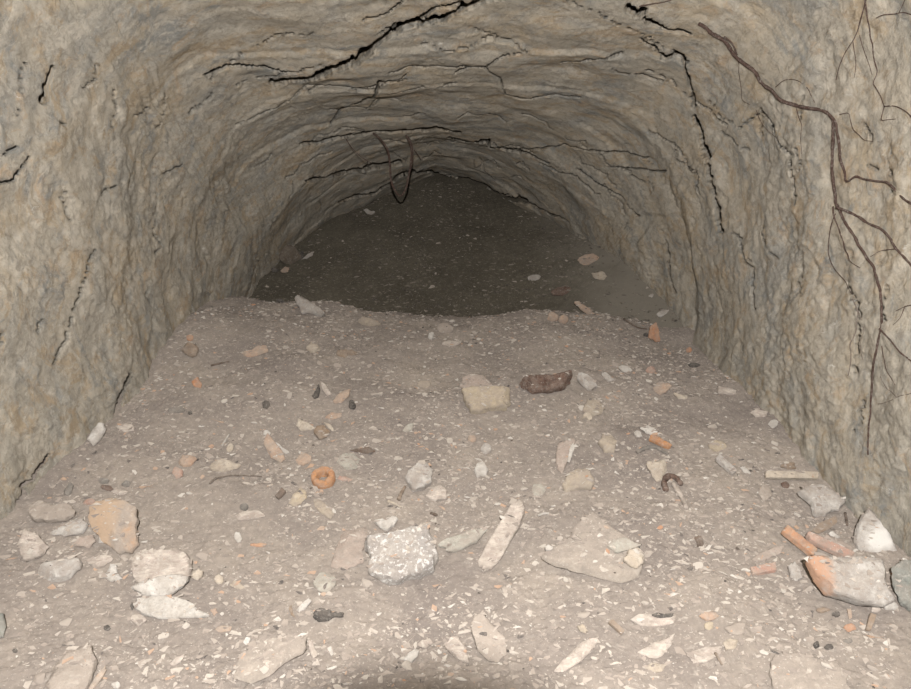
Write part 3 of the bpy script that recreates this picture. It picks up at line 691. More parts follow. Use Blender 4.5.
stone('rusty_lump', 'long rusty brown crusty lump in the middle right of the tan slab', 'rusty lump', 'rusty brown crust', [(517,383),(523,377),(532,377),(541,376),(552,376),(562,374),(570,372),(573,382),(569,388),(556,390),(546,394),(532,395),(524,390)], 40, .8, rough=.13, cuts=4)
stone('stone', 'greyish white oblong stone right of the rusty brown lump', 'stone', 'grey white rock', [(576,378),(579,373),(587,373),(594,381),(597,387),(590,391),(583,386)], 45, .7)
stone('stone', 'dusty tan flat stone below the greyish white oblong stone', 'stone', 'tan stone', [(582,410),(587,401),(599,401),(606,408),(600,415),(590,416)], 66, .45)
stone('stone', 'white and orange curved chip at the lower left of the dusty tan stone', 'stone', 'cream stone', [(581,419),(584,413),(590,413),(592,419),(589,422),(586,417)], 50, .6)
stone('stone', 'angular white stone above right of the rounded cobble', 'stone', 'chalk white stone', [(474,470),(477,464),(482,461),(489,469),(486,476),(477,477)], 48, .8)
stone('stone', 'rounded pale grey stone directly above the angular white stone', 'stone', 'grey white rock', ell(486,449,11,10,0), 50, .7)
stone('block', 'pale squarish block with a flat top right of the centre', 'stone block', 'tan stone', [(562,485),(568,474),(578,468),(588,470),(594,482),(592,490),(576,490),(565,491)], 50, .6, e=.45, cuts=6)
stone('stone', 'greyish pink slab with a white streak above the pale squarish block', 'stone slab', 'dusty pink slab', [(555,460),(558,442),(570,437),(576,440),(571,452),(566,466),(562,474),(557,470)], 60, .4)
stone('stone', 'white streaked sliver leaning on the greyish pink slab', 'stone', 'chalk white stone', [(567,462),(570,447),(574,442),(574,450),(570,462)], 55, .7, gap=.034)
stone('stone', 'dull tan stone to the right of the greyish pink slab', 'stone', 'tan stone', [(598,442),(602,435),(612,434),(617,442),(614,452),(604,453)], 62, .5)
flat_slab = stone('slab', 'largest flat dusty slab with a curved front edge, lower right of the centre', 'stone slab', 'soil coloured slab', [(540,555),(550,546),(568,536),(584,520),(593,514),(602,522),(616,532),(634,545),(646,560),(640,576),(622,581),(600,576),(575,569),(556,564)], 77, .16, lift=.6, gap=.008, e=.35, cuts=2, rough=.03, edge=.08)
stone('stone', 'thin greenish flake lying on the right of the largest flat slab', 'stone', 'greenish grey stone', [(607,547),(613,540),(625,538),(634,543),(641,545),(630,550),(617,553)], 58, .5, on=flat_slab, lift=.9)
stone('stone', 'round yellowish white stone touching the greenish flake', 'stone', 'cream stone', [(622,560),(628,551),(637,548),(645,554),(643,563),(637,569),(629,565)], 50, .65, on=flat_slab, lift=.9)
stone('charcoal', 'small black triangle of charcoal at the tip of the greenish flake', 'charcoal', 'black charcoal', [(632,546),(637,543),(642,544),(640,548)], 55, .7, on=flat_slab, lift=.9)
stone('stone', 'tiny white block on the left corner of the largest flat slab', 'stone', 'chalk white stone', ell(549,548,9,6,0), 55, .8, on=flat_slab, lift=.9)
stone('stone', 'pale orange pebble above left of the rounded pale grey stone', 'stone', 'pale orange stone', ell(472,439,9,7,0), 55, .8)
stone('stone', 'faint greenish stone left of the pale squarish block', 'stone', 'greenish grey stone', ell(538,490,15,14,20), 68, .4)
stone('stone', 'white stone flat on the slope below the middle of the crest', 'stone', 'pale pinkish rock', ell(452,343,20,6,5), 60, .5)
stone('stone', 'small upright white pebble beside the flat stone below the crest', 'stone', 'chalk white stone', ell(431,336,6,8,-20), 40, .7)
stone('stone', 'round dusty grey stone under the middle of the crest', 'stone', 'dusty buried slab', ell(445,328,17,10,0), 50, .6)
stone('brick_chip', 'tan chip left of the black crumb in the upper middle', 'brick chip', 'tan stone', ell(424,384,14,7,-5), 62, .5)
stone('stone', 'pale grey stone left of the speckled cobble, above it', 'stone', 'greenish grey stone', [(402,431),(407,425),(414,423),(413,429),(406,433)], 55, .6)

# --- lower middle
stone('charcoal', 'black pear-shaped lump with a narrow right end in the lower middle', 'charcoal', 'black charcoal', [(313,619),(314,611),(320,608),(330,610),(338,612),(344,613),(343,617),(336,617),(328,621),(318,622)], 45, .7, cuts=4)
buried_slab = stone('slab', 'wide dusty slab almost buried at lower left of the black lump', 'stone slab', 'soil coloured slab', [(234,677),(238,660),(248,648),(268,640),(290,636),(306,638),(304,652),(288,662),(270,674),(250,683)], 78, .22, lift=.75, e=.4, rough=.03)
stone('stone', 'small white stone on the left end of the almost buried slab', 'stone', 'chalk white stone', [(242,644),(246,637),(251,638),(248,645)], 58, .6, on=buried_slab)
stone('stone', 'dusty round flat stone above left of the black pear-shaped lump', 'stone', 'greenish grey stone', ell(325,582,25,20,10), 76, .3, lift=.3)
stone('stone', 'white crystal-like stone near the lower edge, left of the dark shadow', 'stone', 'chalk white stone', [(403,660),(408,653),(415,648),(419,650),(418,657),(411,663)], 55, .7)
stone('stone', 'pale grey stone above right of the white crystal-like stone', 'stone', 'pale pinkish rock', [(416,645),(422,640),(430,638),(433,643),(426,649)], 62, .5)
stone('stone', 'pale stone standing upright at the lower edge left of the split slab', 'stone', 'pale pinkish rock', [(443,645),(450,637),(458,637),(466,650),(470,664),(460,662),(449,652)], 60, .5)
stone('slab', 'split greyish slab with a dark broken edge at the lower edge', 'stone slab', 'dusty buried slab', [(471,630),(474,616),(482,613),(494,628),(506,640),(507,652),(500,662),(488,661),(478,650)], 66, .4, lift=.8, e=.45)
stone('stone', 'long pointed pale slab half buried in the lower right of the centre', 'stone slab', 'pale pinkish rock', [(553,672),(566,656),(582,642),(600,636),(594,648),(580,662),(566,671)], 74, .35, lift=.35)
stone('stone', 'pale wedge-shaped slab right of the long pointed slab near the lower edge', 'stone slab', 'pale pinkish rock', [(637,652),(650,645),(664,638),(676,633),(671,645),(662,656),(650,660)], 70, .4, lift=.45)
stone('stone', 'flat greenish white chip below the wedge-shaped slab', 'stone', 'cream stone', [(645,667),(652,663),(666,665),(663,672),(652,673)], 72, .3)
stone('stone', 'small brown and tan stone above the long pointed slab', 'stone', 'tan stone', [(577,626),(583,624),(588,631),(587,635),(580,632)], 50, .8)
stone('wood_scrap', 'short reddish brown stick lying right of the small brown and tan stone', 'wood scrap', 'dull brown stone', bar(610,621,623,633,5), 55, .9, e=.3, cuts=1, rough=.04, edge=.05)
low_rock = stone('rock', 'low whitish rock with black crumbs along its top at lower right', 'rock', 'pale pinkish rock', [(630,620),(638,614),(650,615),(662,617),(676,616),(674,624),(656,627),(640,626)], 62, .5)
stone('charcoal', 'row of black crumbs stuck on the low whitish rock', 'charcoal', 'black charcoal', [(649,616),(656,612),(664,614),(675,613),(672,617),(660,618)], 50, .6, rough=.2, on=low_rock)
stone('stone', 'cream flake with a dark tip on the floor left of the dusty round stone', 'stone', 'cream stone', [(229,585),(235,581),(243,585),(247,590),(240,590)], 62, .6)
stone('stone', 'white bone-like sliver left of the black pear-shaped lump', 'stone', 'chalk white stone', [(296,610),(303,603),(309,598),(312,601),(305,609),(299,613)], 60, .6)
stone('wood_scrap', 'dark brown crumb left of the white bone-like sliver', 'wood scrap', 'dull brown stone', [(288,608),(292,605),(293,613),(297,620),(291,615)], 60, .7)
stone('stone', 'thin whitish flake standing near the almost buried slab right end', 'stone', 'pale pinkish rock', [(308,640),(312,640),(318,654),(314,660),(309,650)], 66, .5)
stone('stone', 'small white flake above the dark shadow at the lower edge', 'stone', 'chalk white stone', [(327,648),(331,646),(334,654),(331,656)], 60, .6)

# --- right middle
stone('tile_sherd', 'bright orange stick-like tile sherd right of the centre', 'tile sherd', 'terracotta', bar(650,437,671,447,6), 52, .6, e=.3, cuts=1, rough=.04, edge=.05)
stone('stone', 'flat white stone just above the bright orange tile sherd', 'stone', 'chalk white stone', [(640,428),(648,426),(658,431),(656,435),(647,434)], 60, .45)
stone('stone', 'small white chip left of the flat white stone above the tile sherd', 'stone', 'chalk white stone', ell(638,434,9,6,-30), 58, .5)
stone('stone', 'cream triangular stone below the bright orange tile sherd', 'stone', 'cream stone', [(644,462),(652,460),(668,462),(666,472),(662,481),(656,482),(650,472)], 58, .5)
stone('stone', 'peach coloured angular stone on the right slope, flat-topped', 'stone', 'pale orange stone', [(652,388),(656,384),(668,384),(672,387),(666,393),(660,395),(655,392)], 48, .7, e=.45)
stone('stone', 'small yellowish tongue-shaped stone at the right of the peach stone', 'stone', 'cream stone', [(673,393),(680,395),(688,396),(687,399),(679,399)], 60, .6)
stone('tile_sherd', 'orange tile sherd standing upright on the right below the crest', 'tile sherd', 'orange tile', [(648,338),(650,326),(657,321),(659,332),(660,342),(655,341)], 22, .45, e=.4, cuts=3, rough=.03)
stone('charcoal', 'black crumb at the left foot of the upright orange tile sherd', 'charcoal', 'black charcoal', ell(646,335,6,4,0), 50, .8)
stone('stone', 'white oval stone on the right slope left of the peach stone', 'stone', 'chalk white stone', ell(625,369,13,6,-12), 58, .5)
stone('stone', 'pale grey pair-like lump right of the greyish white oblong stone', 'stone', 'grey white rock', [(600,374),(605,372),(612,378),(616,381),(608,382)], 58, .5)
stone('stone', 'long pale pink splinter against the foot of the right wall', 'stone', 'pale pinkish rock', bar(718,390,737,393,5), 55, .7, e=.3, cuts=1, rough=.04, edge=.05)
stone('stone', 'round white pebble at the right wall foot above the plank', 'stone', 'chalk white stone', ell(773,424,10,8,0), 45, .8)
stone('stone', 'flat white stone at the right wall foot below the pink splinter', 'stone', 'pale pinkish rock', [(749,413),(756,409),(767,412),(766,417),(756,417)], 52, .5)
stone('stone', 'tan flat stone on the right floor left of the plank', 'stone', 'yellowish stone', [(708,446),(712,441),(722,442),(728,448),(721,452),(712,451)], 62, .5)
stone('stone', 'long slanting grey splinter on the right floor below the tan stone', 'stone', 'grey white rock', bar(717,457,735,473,6), 62, .6, e=.3, cuts=1, rough=.04, edge=.05)
stone('stone', 'white flake with a forked end right of the slanting grey splinter', 'stone', 'chalk white stone', [(740,468),(744,466),(751,474),(749,475),(743,472)], 58, .6)
stone('plank', 'straight whitish plank piece jutting from the foot of the right wall', 'plank', 'cream stone', bar(765,475,818,476,7), 40, .9, e=.3, cuts=1, rough=.04, edge=.05, lift=1.2, gap=.006)
stone('stone', 'brown stone lying on top behind the whitish plank piece', 'stone', 'dull brown stone', [(780,466),(786,462),(794,463),(797,468),(788,470)], 50, .7)
stone('plastic_scrap', 'tiny bright red scrap at the foot of the right wall', 'plastic scrap', 'red plastic', [(812,463),(814,457),(817,462),(815,466)], 35, .7)
stone('stone', 'small red-brown chip under the whitish plank piece', 'brick chip', 'rusty brown crust', ell(785,485,9,6,-30), 50, .7)
stone('rock', 'jagged whitish grey rock under the right wall below the plank', 'rock', 'grey white rock', [(797,492),(808,486),(822,486),(838,496),(846,503),(838,511),(826,519),(814,514),(810,503)], 52, .5, rough=.08)
stone('stone', 'dusty pale stone left of the jagged whitish grey rock', 'stone', 'dusty buried slab', [(757,493),(762,484),(770,486),(772,496),(764,502)], 64, .4)
stone('wood_scrap', 'dark chip standing on bare soil in the right foreground', 'wood scrap', 'dark brown wood', [(694,537),(700,535),(704,540),(703,547),(697,547)], 45, .6)

# --- heap of blocks against the right wall
stone('block', 'large grey block with an orange left end at the right wall foot', 'stone block', 'grey block with orange end',
      [(805,563),(809,557),(822,557),(842,557),(862,557),(880,560),(889,570),(893,590),(891,602),(880,608),(866,606),(846,600),(826,594),(815,580)], 38, .7, e=.45, cuts=5, rough=.04, lift=.5, gap=.014, edge=.08)
stone('block', 'pointed pale block with a white patch standing behind the large grey block', 'stone block', 'pointed block with white patch',
      [(855,542),(857,528),(864,514),(870,508),(876,511),(884,526),(891,543),(897,556),(886,560),(870,560),(858,558)], 30, .6, e=.5, cuts=7, back=.05, rough=.04)
stone('rock', 'dark greenish grey rock at the right border beside the large grey block', 'rock', 'dark green grey rock',
      [(892,566),(900,560),(915,563),(928,580),(926,604),(910,611),(898,604),(893,590)], 40, .6)
stone('stone', 'white pebble at the lower right corner of the large grey block', 'stone', 'chalk white stone', ell(891,606,14,9,0), 50, .7)
stone('stone', 'small pale pebble left of the white pebble under the large grey block', 'stone', 'pale pinkish rock', ell(876,609,9,8,0), 50, .7)
stone('tile_sherd', 'long orange-brown tile sherd left of the pink brick splinter', 'tile sherd', 'orange tile', bar(784,529,815,554,8), 58, .7, e=.3, cuts=1, rough=.04, edge=.05)
stone('brick_sherd', 'long pinkish red brick splinter behind the large grey block', 'brick sherd', 'pinkish brick', bar(806,536,852,557,8), 52, .8, e=.3, cuts=1, rough=.04, edge=.05)
stone('slab', 'dusty pink slab lying behind the pinkish red splinter', 'stone slab', 'dusty pink slab', [(817,540),(826,534),(842,540),(852,548),(856,555),(846,553),(832,546)], 60, .4)
stone('stone', 'flat brown slab leaning under the jagged whitish grey rock', 'stone slab', 'dull brown stone', [(811,531),(820,523),(836,516),(838,521),(830,529),(818,534)], 60, .4)
stone('stone', 'small bright white chip between brown slab and pointed pale block', 'stone', 'chalk white stone', [(828,533),(832,531),(840,537),(838,539),(832,537)], 55, .6)
stone('brick_sherd', 'flat pink brick sherd on the floor left of the large grey block', 'brick sherd', 'pinkish brick', bar(751,572,776,567,8), 66, .5, e=.3, cuts=1, rough=.04, edge=.05)
stone('stone', 'greyish pink flat stone above the flat pink brick sherd', 'stone', 'dusty pink slab', [(751,560),(760,553),(776,547),(785,546),(780,554),(764,561)], 68, .4)
stone('stone', 'whitish lump left of the large grey block corner', 'stone', 'grey white rock', [(788,566),(794,562),(800,568),(802,578),(796,582),(790,576)], 55, .6)

# --- lower right
stone('brick_chip', 'peach coloured stone on the lower right floor', 'brick chip', 'pale orange stone', [(699,616),(704,611),(712,610),(719,616),(717,620),(706,621)], 55, .7)
stone('stone', 'yellow stone just below the peach coloured stone', 'stone', 'yellowish stone', ell(709,626,10,8,0), 58, .7)
stone('brick_chip', 'bright orange lump below the large grey block', 'brick chip', 'orange tile', ell(850,628,12,8,0), 55, .8)
stone('brick_chip', 'narrow pale orange chip directly above the bright orange lump', 'brick chip', 'pale orange stone', [(847,609),(851,608),(852,618),(849,620)], 58, .6)
stone('wood_scrap', 'short thick brown stick standing below the large grey block', 'wood scrap', 'dull brown stone', bar(868,631,873,614,6), 50, .8, e=.3, cuts=1, rough=.04, edge=.05)
stone('brick_chip', 'dark red-brown chip below the left half of the large grey block', 'brick chip', 'dull brown stone', ell(823,610,14,6,0), 58, .7)
stone('charcoal', 'black chip right of the dark red-brown chip below the block', 'charcoal', 'black charcoal', ell(836,614,8,6,-20), 55, .8)
stone('charcoal', 'left one of two black lumps side by side on lower right floor', 'charcoal', 'black charcoal', ell(816,645,7,7,0), 50, .9)
stone('charcoal', 'right one of two black lumps side by side on lower right floor', 'charcoal', 'black charcoal', ell(829,647,9,6,0), 50, .8)
stone('slab', 'whitish slab with a bright top edge at the lower right', 'stone slab', 'pale pinkish rock', [(684,655),(694,650),(708,646),(722,646),(720,656),(706,662),(692,664)], 74, .3, lift=.4)
stone('stone', 'pale block at the right end of the whitish slab', 'stone', 'cream stone', [(722,643),(730,638),(738,641),(736,649),(726,650)], 62, .5)
stone('slab', 'very wide dusty slab with a cracked rim at the lower right edge', 'stone slab', 'soil coloured slab', [(776,688),(770,672),(775,658),(792,653),(810,658),(834,664),(850,676),(856,694),(820,706),(790,702)], 80, .15, lift=.9, e=.35, rough=.03)
stone('stone', 'dark grey stone right of the black lumps on the lower right floor', 'stone', 'dark grey stone', ell(848,641,10,5,0), 58, .6)
stone('stone', 'flat rounded dusty stone above the whitish slab', 'stone', 'dusty buried slab', [(725,628),(734,622),(746,624),(744,634),(732,636)], 70, .4)

# --- behind the crest
stone('brick_sherd', 'flat orange-topped stone low on the dark heap at right', 'brick sherd', 'pale orange stone', [(577,260),(584,255),(593,254),(601,259),(597,262),(588,265),(581,264)], 40, .5)
stone('stone', 'smooth cream oval stone on the dark ground right of the heap', 'stone', 'cream stone', [(590,273),(595,271),(604,272),(608,277),(604,281),(596,279)], 40, .5)
stone('rusty_lump', 'dark reddish lump at the foot of the dark heap', 'rusty lump', 'rusty brown crust', [(551,292),(557,288),(566,287),(572,289),(570,294),(560,296),(553,296)], 40, .8, rough=.12)
stone('stone', 'faint pale flat stone on the dark heap left of the cream oval', 'stone', 'grey white rock', ell(534,278,15,6,5), 50, .5)
stone('brick_sherd', 'slanting orange sherd on the right end of the crest', 'brick sherd', 'pale orange stone', [(574,302),(579,301),(590,309),(595,314),(588,315),(580,309)], 50, .5)
stone('stone', 'round pink stone on the crest left of the slanting sherd', 'stone', 'pale orange stone', ell(553,317,13,9,0), 50, .7)
stone('stone', 'round peach stone right of the round pink stone on the crest', 'stone', 'pale orange stone', ell(563,320,10,8,0), 50, .7)
stone('stone', 'white stone in the far right corner at the rock rib', 'stone', 'chalk white stone', ell(664,281,9,7,20), 40, .7)
stone('stone', 'pale flat stone on the dark ground below the white corner stone', 'stone', 'grey white rock', [(656,315),(662,309),(670,309),(668,314),(660,317)], 55, .5)
stone('stone', 'thin pale sliver between the cream oval and the white corner stone', 'stone', 'grey white rock', [(648,296),(652,293),(656,293),(652,298)], 55, .5)
stone('stone', 'dark hollow-faced stone uppermost in the cluster at the far left wall', 'stone', 'dark grey stone', [(283,243),(287,239),(294,239),(297,243),(290,244)], 35, .6)
stone('stone', 'brown lumpy stone in the middle of the cluster at the far left wall', 'stone', 'dark brown rock', [(277,258),(279,249),(286,245),(296,248),(301,256),(292,264),(281,264)], 40, .7, rough=.1)
stone('charcoal', 'black angular stone right of the brown lumpy stone at the far left wall', 'charcoal', 'black charcoal', [(297,260),(299,252),(304,251),(303,258),(299,261)], 35, .7)
stone('charcoal', 'black stone lowest in the cluster at the far left wall', 'charcoal', 'black charcoal', ell(275,270,7,5,0), 40, .8)
stone('charcoal', 'narrow black stone nearest the wall in the far left cluster', 'charcoal', 'black charcoal', ell(263,269,5,8,0), 40, .8)
stone('brick_chip', 'dull orange chip at the foot of the far left cluster', 'brick chip', 'pale orange stone', ell(285,270,9,5,10), 50, .6)
stone('stone', 'pale flake right of the black angular stone at the far left wall', 'stone', 'grey white rock', [(302,259),(308,254),(314,251),(313,255),(306,259)], 45, .5)
stone('stone', 'pale flat flake high on the left side of the dark heap', 'stone', 'grey white rock', [(363,210),(367,209),(374,213),(376,211),(372,215),(367,214)], 40, .5)
stone('charcoal', 'black crumb on top of the crest left of the pale grey block', 'charcoal', 'black charcoal', ell(280,301,8,4,0), 50, .7)
stone('charcoal', 'dark crumbs below the yellow chip on the far right slope', 'charcoal', 'black charcoal', ell(694,365,12,4,0), 50, .6)
stone('brick_chip', 'yellow-orange chip on the far right slope', 'brick chip', 'orange tile', ell(689,350,6,5,0), 50, .7)
stone('brick_chip', 'dusty reddish stone left of the far right yellow chip', 'brick chip', 'pinkish brick', ell(651,370,10,7,0), 58, .5)

# ------------------------------------------------------------------ terracotta ring (broken pipe collar)
def ring():
    G = ground(322, 488)
    M, K = 72, 20
    V = []
    for i in range(M):
        a = 2 * math.pi * i / M
        gap = math.exp(-((a - 1.62 * math.pi) / .16) ** 2)
        top = .015 * (1 - .45 * gap) + .0012 * math.sin(5 * a) + .001 * math.sin(11 * a + 1)
        for k in range(K):
            b = 2 * math.pi * k / K
            rr = .0215 + .0078 * math.copysign(abs(math.cos(b)) ** .6, math.cos(b)) * (1 + .08 * math.sin(3 * a))
            zz = .0 + top * math.copysign(abs(math.sin(b)) ** .6, math.sin(b))
            V.append((rr * math.cos(a), rr * math.sin(a), zz))
    F = [(i * K + k, ((i + 1) % M) * K + k, ((i + 1) % M) * K + (k + 1) % K, i * K + (k + 1) % K) for i in range(M) for k in range(K)]
    me = mesh_np('pipe_ring', V, F, MATS['terracotta'])
    o = link('pipe_ring', me, None, G + np.array([0, .022, .016]))
    o.rotation_euler = (R2(27), R2(-4), 0)
    tag(o, 'broken orange terracotta ring standing open on the rubble floor', 'terracotta ring')
ring()

# ------------------------------------------------------------------ roots
from mathutils.bvhtree import BVHTree
def shell_tree():
    vs, fs = [], []; off = 0
    for n in ('wall_left', 'ceiling', 'wall_right'):
        me = bpy.data.objects[n].data
        v = np.zeros(len(me.vertices) * 3, np.float32); me.vertices.foreach_get('co', v)
        f = np.zeros(len(me.loops), np.int32); me.loops.foreach_get('vertex_index', f)
        vs.append(v.reshape(-1, 3)); fs.append(f.reshape(-1, 4) + off); off += len(me.vertices)
    return BVHTree.FromPolygons(np.concatenate(vs).tolist(), np.concatenate(fs).tolist())
TREE = shell_tree()
def rockpt(px, py):
    d = ray(px, py); h = TREE.ray_cast(Vector(CAM), Vector(d))
    b = wallpt(px, py)
    if h[0] is None: return b
    t1, t0 = np.linalg.norm(np.array(h[0]) - CAM), np.linalg.norm(b - CAM)
    return CAM + d * min(t1, t0 + .03)

def tube(pts, r0, r1, sides=8, seed=0, knob=.18):
    pts = np.array(pts); rng = random.Random(seed)
    P = []
    for i in range(len(pts) - 1):
        p0, p1, p2, p3 = pts[max(i - 1, 0)], pts[i], pts[i + 1], pts[min(i + 2, len(pts) - 1)]
        for k in range(4):
            t = k / 4
            P.append(.5 * ((2 * p1) + (p2 - p0) * t + (2 * p0 - 5 * p1 + 4 * p2 - p3) * t * t + (3 * p1 - p0 - 3 * p2 + p3) * t ** 3))
    P.append(pts[-1]); P = np.array(P); n = len(P)
    T = np.gradient(P, axis=0); T /= np.linalg.norm(T, axis=1, keepdims=True) + 1e-9
    ref = np.array([.3, .9, .2]); V = []
    for i in range(n):
        a = np.cross(T[i], ref); a /= np.linalg.norm(a) + 1e-9; b = np.cross(T[i], a)
        r = (r0 + (r1 - r0) * i / (n - 1)) * (1 + knob * rng.uniform(-1, 1))
        for k in range(sides):
            q = 2 * math.pi * k / sides
            V.append(P[i] + r * (math.cos(q) * a + math.sin(q) * b))
    F = [(i * sides + k, i * sides + (k + 1) % sides, (i + 1) * sides + (k + 1) % sides, (i + 1) * sides + k) for i in range(n - 1) for k in range(sides)]
    V = V + [P[0], P[-1]]; c0, c1 = n * sides, n * sides + 1
    tri = [(c0, (k + 1) % sides, k) for k in range(sides)] + [(c1, (n - 1) * sides + k, (n - 1) * sides + (k + 1) % sides) for k in range(sides)]
    return np.array(V), F + tri

def root_pts(px, r, seed):
    """points on the rock face along a traced root, lifted off it by the root's radius"""
    rng = random.Random(seed); dense = []
    for (ax, ay), (bx, by) in zip(px[:-1], px[1:]):
        k = max(1, int(math.hypot(bx - ax, by - ay) / 7))
        for j in range(k):
            t = j / k; dense.append((ax + (bx - ax) * t + rng.uniform(-.6, .6), ay + (by - ay) * t + rng.uniform(-.6, .6)))
    dense.append(px[-1])
    out = []
    for p in dense:
        h = rockpt(*p); d = ray(*p)
        out.append(h - d * (r * .9 + .004))
    o = np.array(out)
    if len(o) > 4:
        k = np.linalg.norm(o - CAM, axis=1)
        ks = np.convolve(np.pad(k, 2, mode='edge'), np.ones(5) / 5, mode='valid'); ks = np.minimum(ks, k + .004)
        o = CAM + (o - CAM) / k[:, None] * ks[:, None]
    return o

def rootmesh(name, pts, r0, r1, mat, origin, seed):
    V, F = tube(pts, r0, r1, 8, seed)
    me = bpy.data.meshes.new(name); me.from_pydata((V - origin).tolist(), [], F)
    for p in me.polygons: p.use_smooth = True
    me.materials.append(MATS[mat]); me.update()
    return me

def root(name, label, cat, main, w0, w1, branches=(), mat='bark root', group=None):
    c = len(main) // 2; dist = np.linalg.norm(wallpt(*main[c]) - CAM); u = .68 * dist / FPX
    pts = root_pts(main, w0 * u / 2, len(label)); o0 = pts[0].copy()
    o = link(name, rootmesh(name, pts, w0 * u / 2, w1 * u / 2, mat, o0, 3), None, o0)
    tag(o, label, cat, group)
    for k, (b, a0, a1) in enumerate(branches):
        p = root_pts(b, a0 * u / 2, 50 + k)
        link('rootlet', rootmesh('rootlet', p, a0 * u / 2, a1 * u / 2, mat, o0, 60 + k), o)
    return o

root('tree_root', 'long branching dark root running down across the right wall', 'root',
     [(699,23),(711,33),(725,42),(735,56),(745,64),(754,71),(760,82),(772,91),(780,100),(793,105),(808,108),(820,110),(829,114),(833,122),(833,140),(832,160),(833,180),(836,203),(845,222),(855,238),(863,251),(873,267),(880,290),(882,312),(881,330),(876,350),(872,375),(871,400),(869,430),(868,455)], 5.4, 1.6,
     [([(724,37),(732,44),(737,55)], 2.6, 2.2),
      ([(829,114),(836,122),(838,140),(840,158),(844,172),(846,181),(856,177),(870,180),(886,182),(895,189),(903,198),(912,204)], 3.4, 2.4),
      ([(836,208),(846,211),(858,217),(868,224),(880,229),(890,238),(895,248),(905,258),(914,268)], 3.4, 2.4),
      ([(833,206),(834,216),(838,228),(850,262),(860,268)], 1.8, 1.0),
      ([(835,214),(830,228),(828,252),(834,268),(845,282),(853,295)], 1.4, .8),
      ([(880,328),(890,340),(900,352),(912,362)], 2.0, 1.4),
      ([(775,87),(785,80),(797,80),(807,88),(815,103)], 1.2, .7),
      ([(797,108),(801,125),(800,140),(802,158)], 1.0, .5),
      ([(738,57),(740,80),(742,100),(756,110),(763,125),(775,137),(784,148)], .9, .5),
      ([(840,114),(848,114),(853,130),(864,140),(880,142)], 1.1, .6),
      ([(882,346),(886,370),(895,385)], 1.0, .6),
      ([(895,249),(880,251),(870,257)], 1.1, .6)])
root('tree_root', 'thin forked root hanging from the top right corner of the wall', 'root',
     [(866,-3),(862,14),(858,30),(853,40),(846,52),(840,64),(836,80)], 1.8, .8,
     [([(864,-3),(868,20),(872,45),(875,62),(877,72),(873,82),(880,96),(884,106)], 1.7, 1.0),
      ([(853,40),(856,60),(854,78)], .9, .6), ([(859,36),(865,55),(872,75)], .9, .6), ([(884,106),(895,106),(906,112),(914,120)], 1.5, 1.0),
      ([(884,106),(881,120),(896,119)], 1.1, .7)])
root('tree_root', 'short root crossing the uppermost right corner of the wall', 'root', [(914,16),(904,12),(895,14),(884,15),(876,18)], 1.6, .8, [([(899,13),(903,4),(906,-3)], 1.0, .8)])
root('tree_root', 'short thin root on the right border below the forks of the long root', 'root', [(914,304),(905,306),(896,311)], 1.6, .8, [([(905,306),(900,318),(893,325)], 1.0, .6)])
root('tree_root', 'thin pale root forking low on the right wall above the pointed block', 'root', [(914,392),(900,396),(888,402),(878,404)], 1.4, .7, [([(896,397),(886,387),(880,376)], 1.0, .6)], mat='thin grey rootlet')
root('tree_root', 'fine grey root wandering down the right wall left of the long root', 'root',
     [(853,299),(858,312),(856,330),(850,345),(851,360),(848,376)], 1.6, 1.0, [([(858,310),(864,330),(860,345),(863,360)], 1.0, .6)], mat='thin grey rootlet')
root('tree_root', 'thin brown root lying along the crack at the top of the right vault', 'root', [(640,6),(652,4),(664,2),(676,-2)], 1.8, 1.0)

def hang_root(name, label, cat, strands, mat='bark root'):
    o = None
    for k, (pts, w0, w1) in enumerate(strands):
        a = rockpt(*pts[0]); P = []
        da = np.linalg.norm(a - CAM)
        for p in pts: P.append(CAM + ray(*p) * min(da, np.linalg.norm(rockpt(*p) - CAM) - .006))
        u = da / FPX
        if o is None:
            o0 = np.array(P[0]); o = link(name, rootmesh(name, P, w0 * u / 2, w1 * u / 2, mat, o0, k), None, o0); tag(o, label, cat)
        else: link('rootlet', rootmesh('rootlet', P, w0 * u / 2, w1 * u / 2, mat, o0, k), o)
hang_root('hanging_root', 'reddish root looping down from the roof in front of the dark heap', 'root',
          [([(373,133),(381,140),(388,151),(390,166),(391,180),(396,192),(401,196),(406,188),(409,174),(411,160),(411,146),(406,135)], 2.0, 1.6),
           ([(406,135),(411,142),(413,156),(410,172),(407,184)], 1.4, 1.0), ([(414,150),(418,155),(421,160)], .9, .6), ([(346,139),(352,148),(360,156),(371,163)], .9, .6)])

def twig(name, label, cat, px, w0, w1, mat='dark brown wood', lift=.004):
    P = [];
    for (ax, ay), (bx, by) in zip(px[:-1], px[1:]):
        k = max(1, int(math.hypot(bx - ax, by - ay) / 5))
        for j in range(k): P.append(ground(ax + (bx - ax) * j / k, ay + (by - ay) * j / k))
    P.append(ground(*px[-1])); P = np.array(P); u = np.linalg.norm(P[0] - CAM) / FPX
    P[:, 2] += w0 * u * .35 + lift * .5
    o = link(name, rootmesh(name, P, w0 * u / 2, w1 * u / 2, mat, P[0].copy(), len(label)), None, P[0]); tag(o, label, cat)
    return o
twig('twig', 'dark crooked root piece lying below the bright orange tile sherd', 'twig', [(637,454),(646,450),(655,449),(662,453),(668,456)], 4, 2.5, 'dark grey stone')
twig('rusty_hook', 'rusty brown bent hook lying below the cream triangular stone', 'rusty hook', [(666,493),(664,485),(668,479),(675,480),(681,487)], 6, 5, 'rusty brown crust')
twig('stick', 'pale crusty stick reaching down from the rusty hook', 'stick', [(673,486),(678,494),(683,502),(686,510)], 5, 4, 'pale pinkish rock')
twig('twig', 'thin black twig leading to the upright orange tile sherd', 'twig', [(624,320),(631,325),(639,329),(647,330)], 1.8, 1.4)
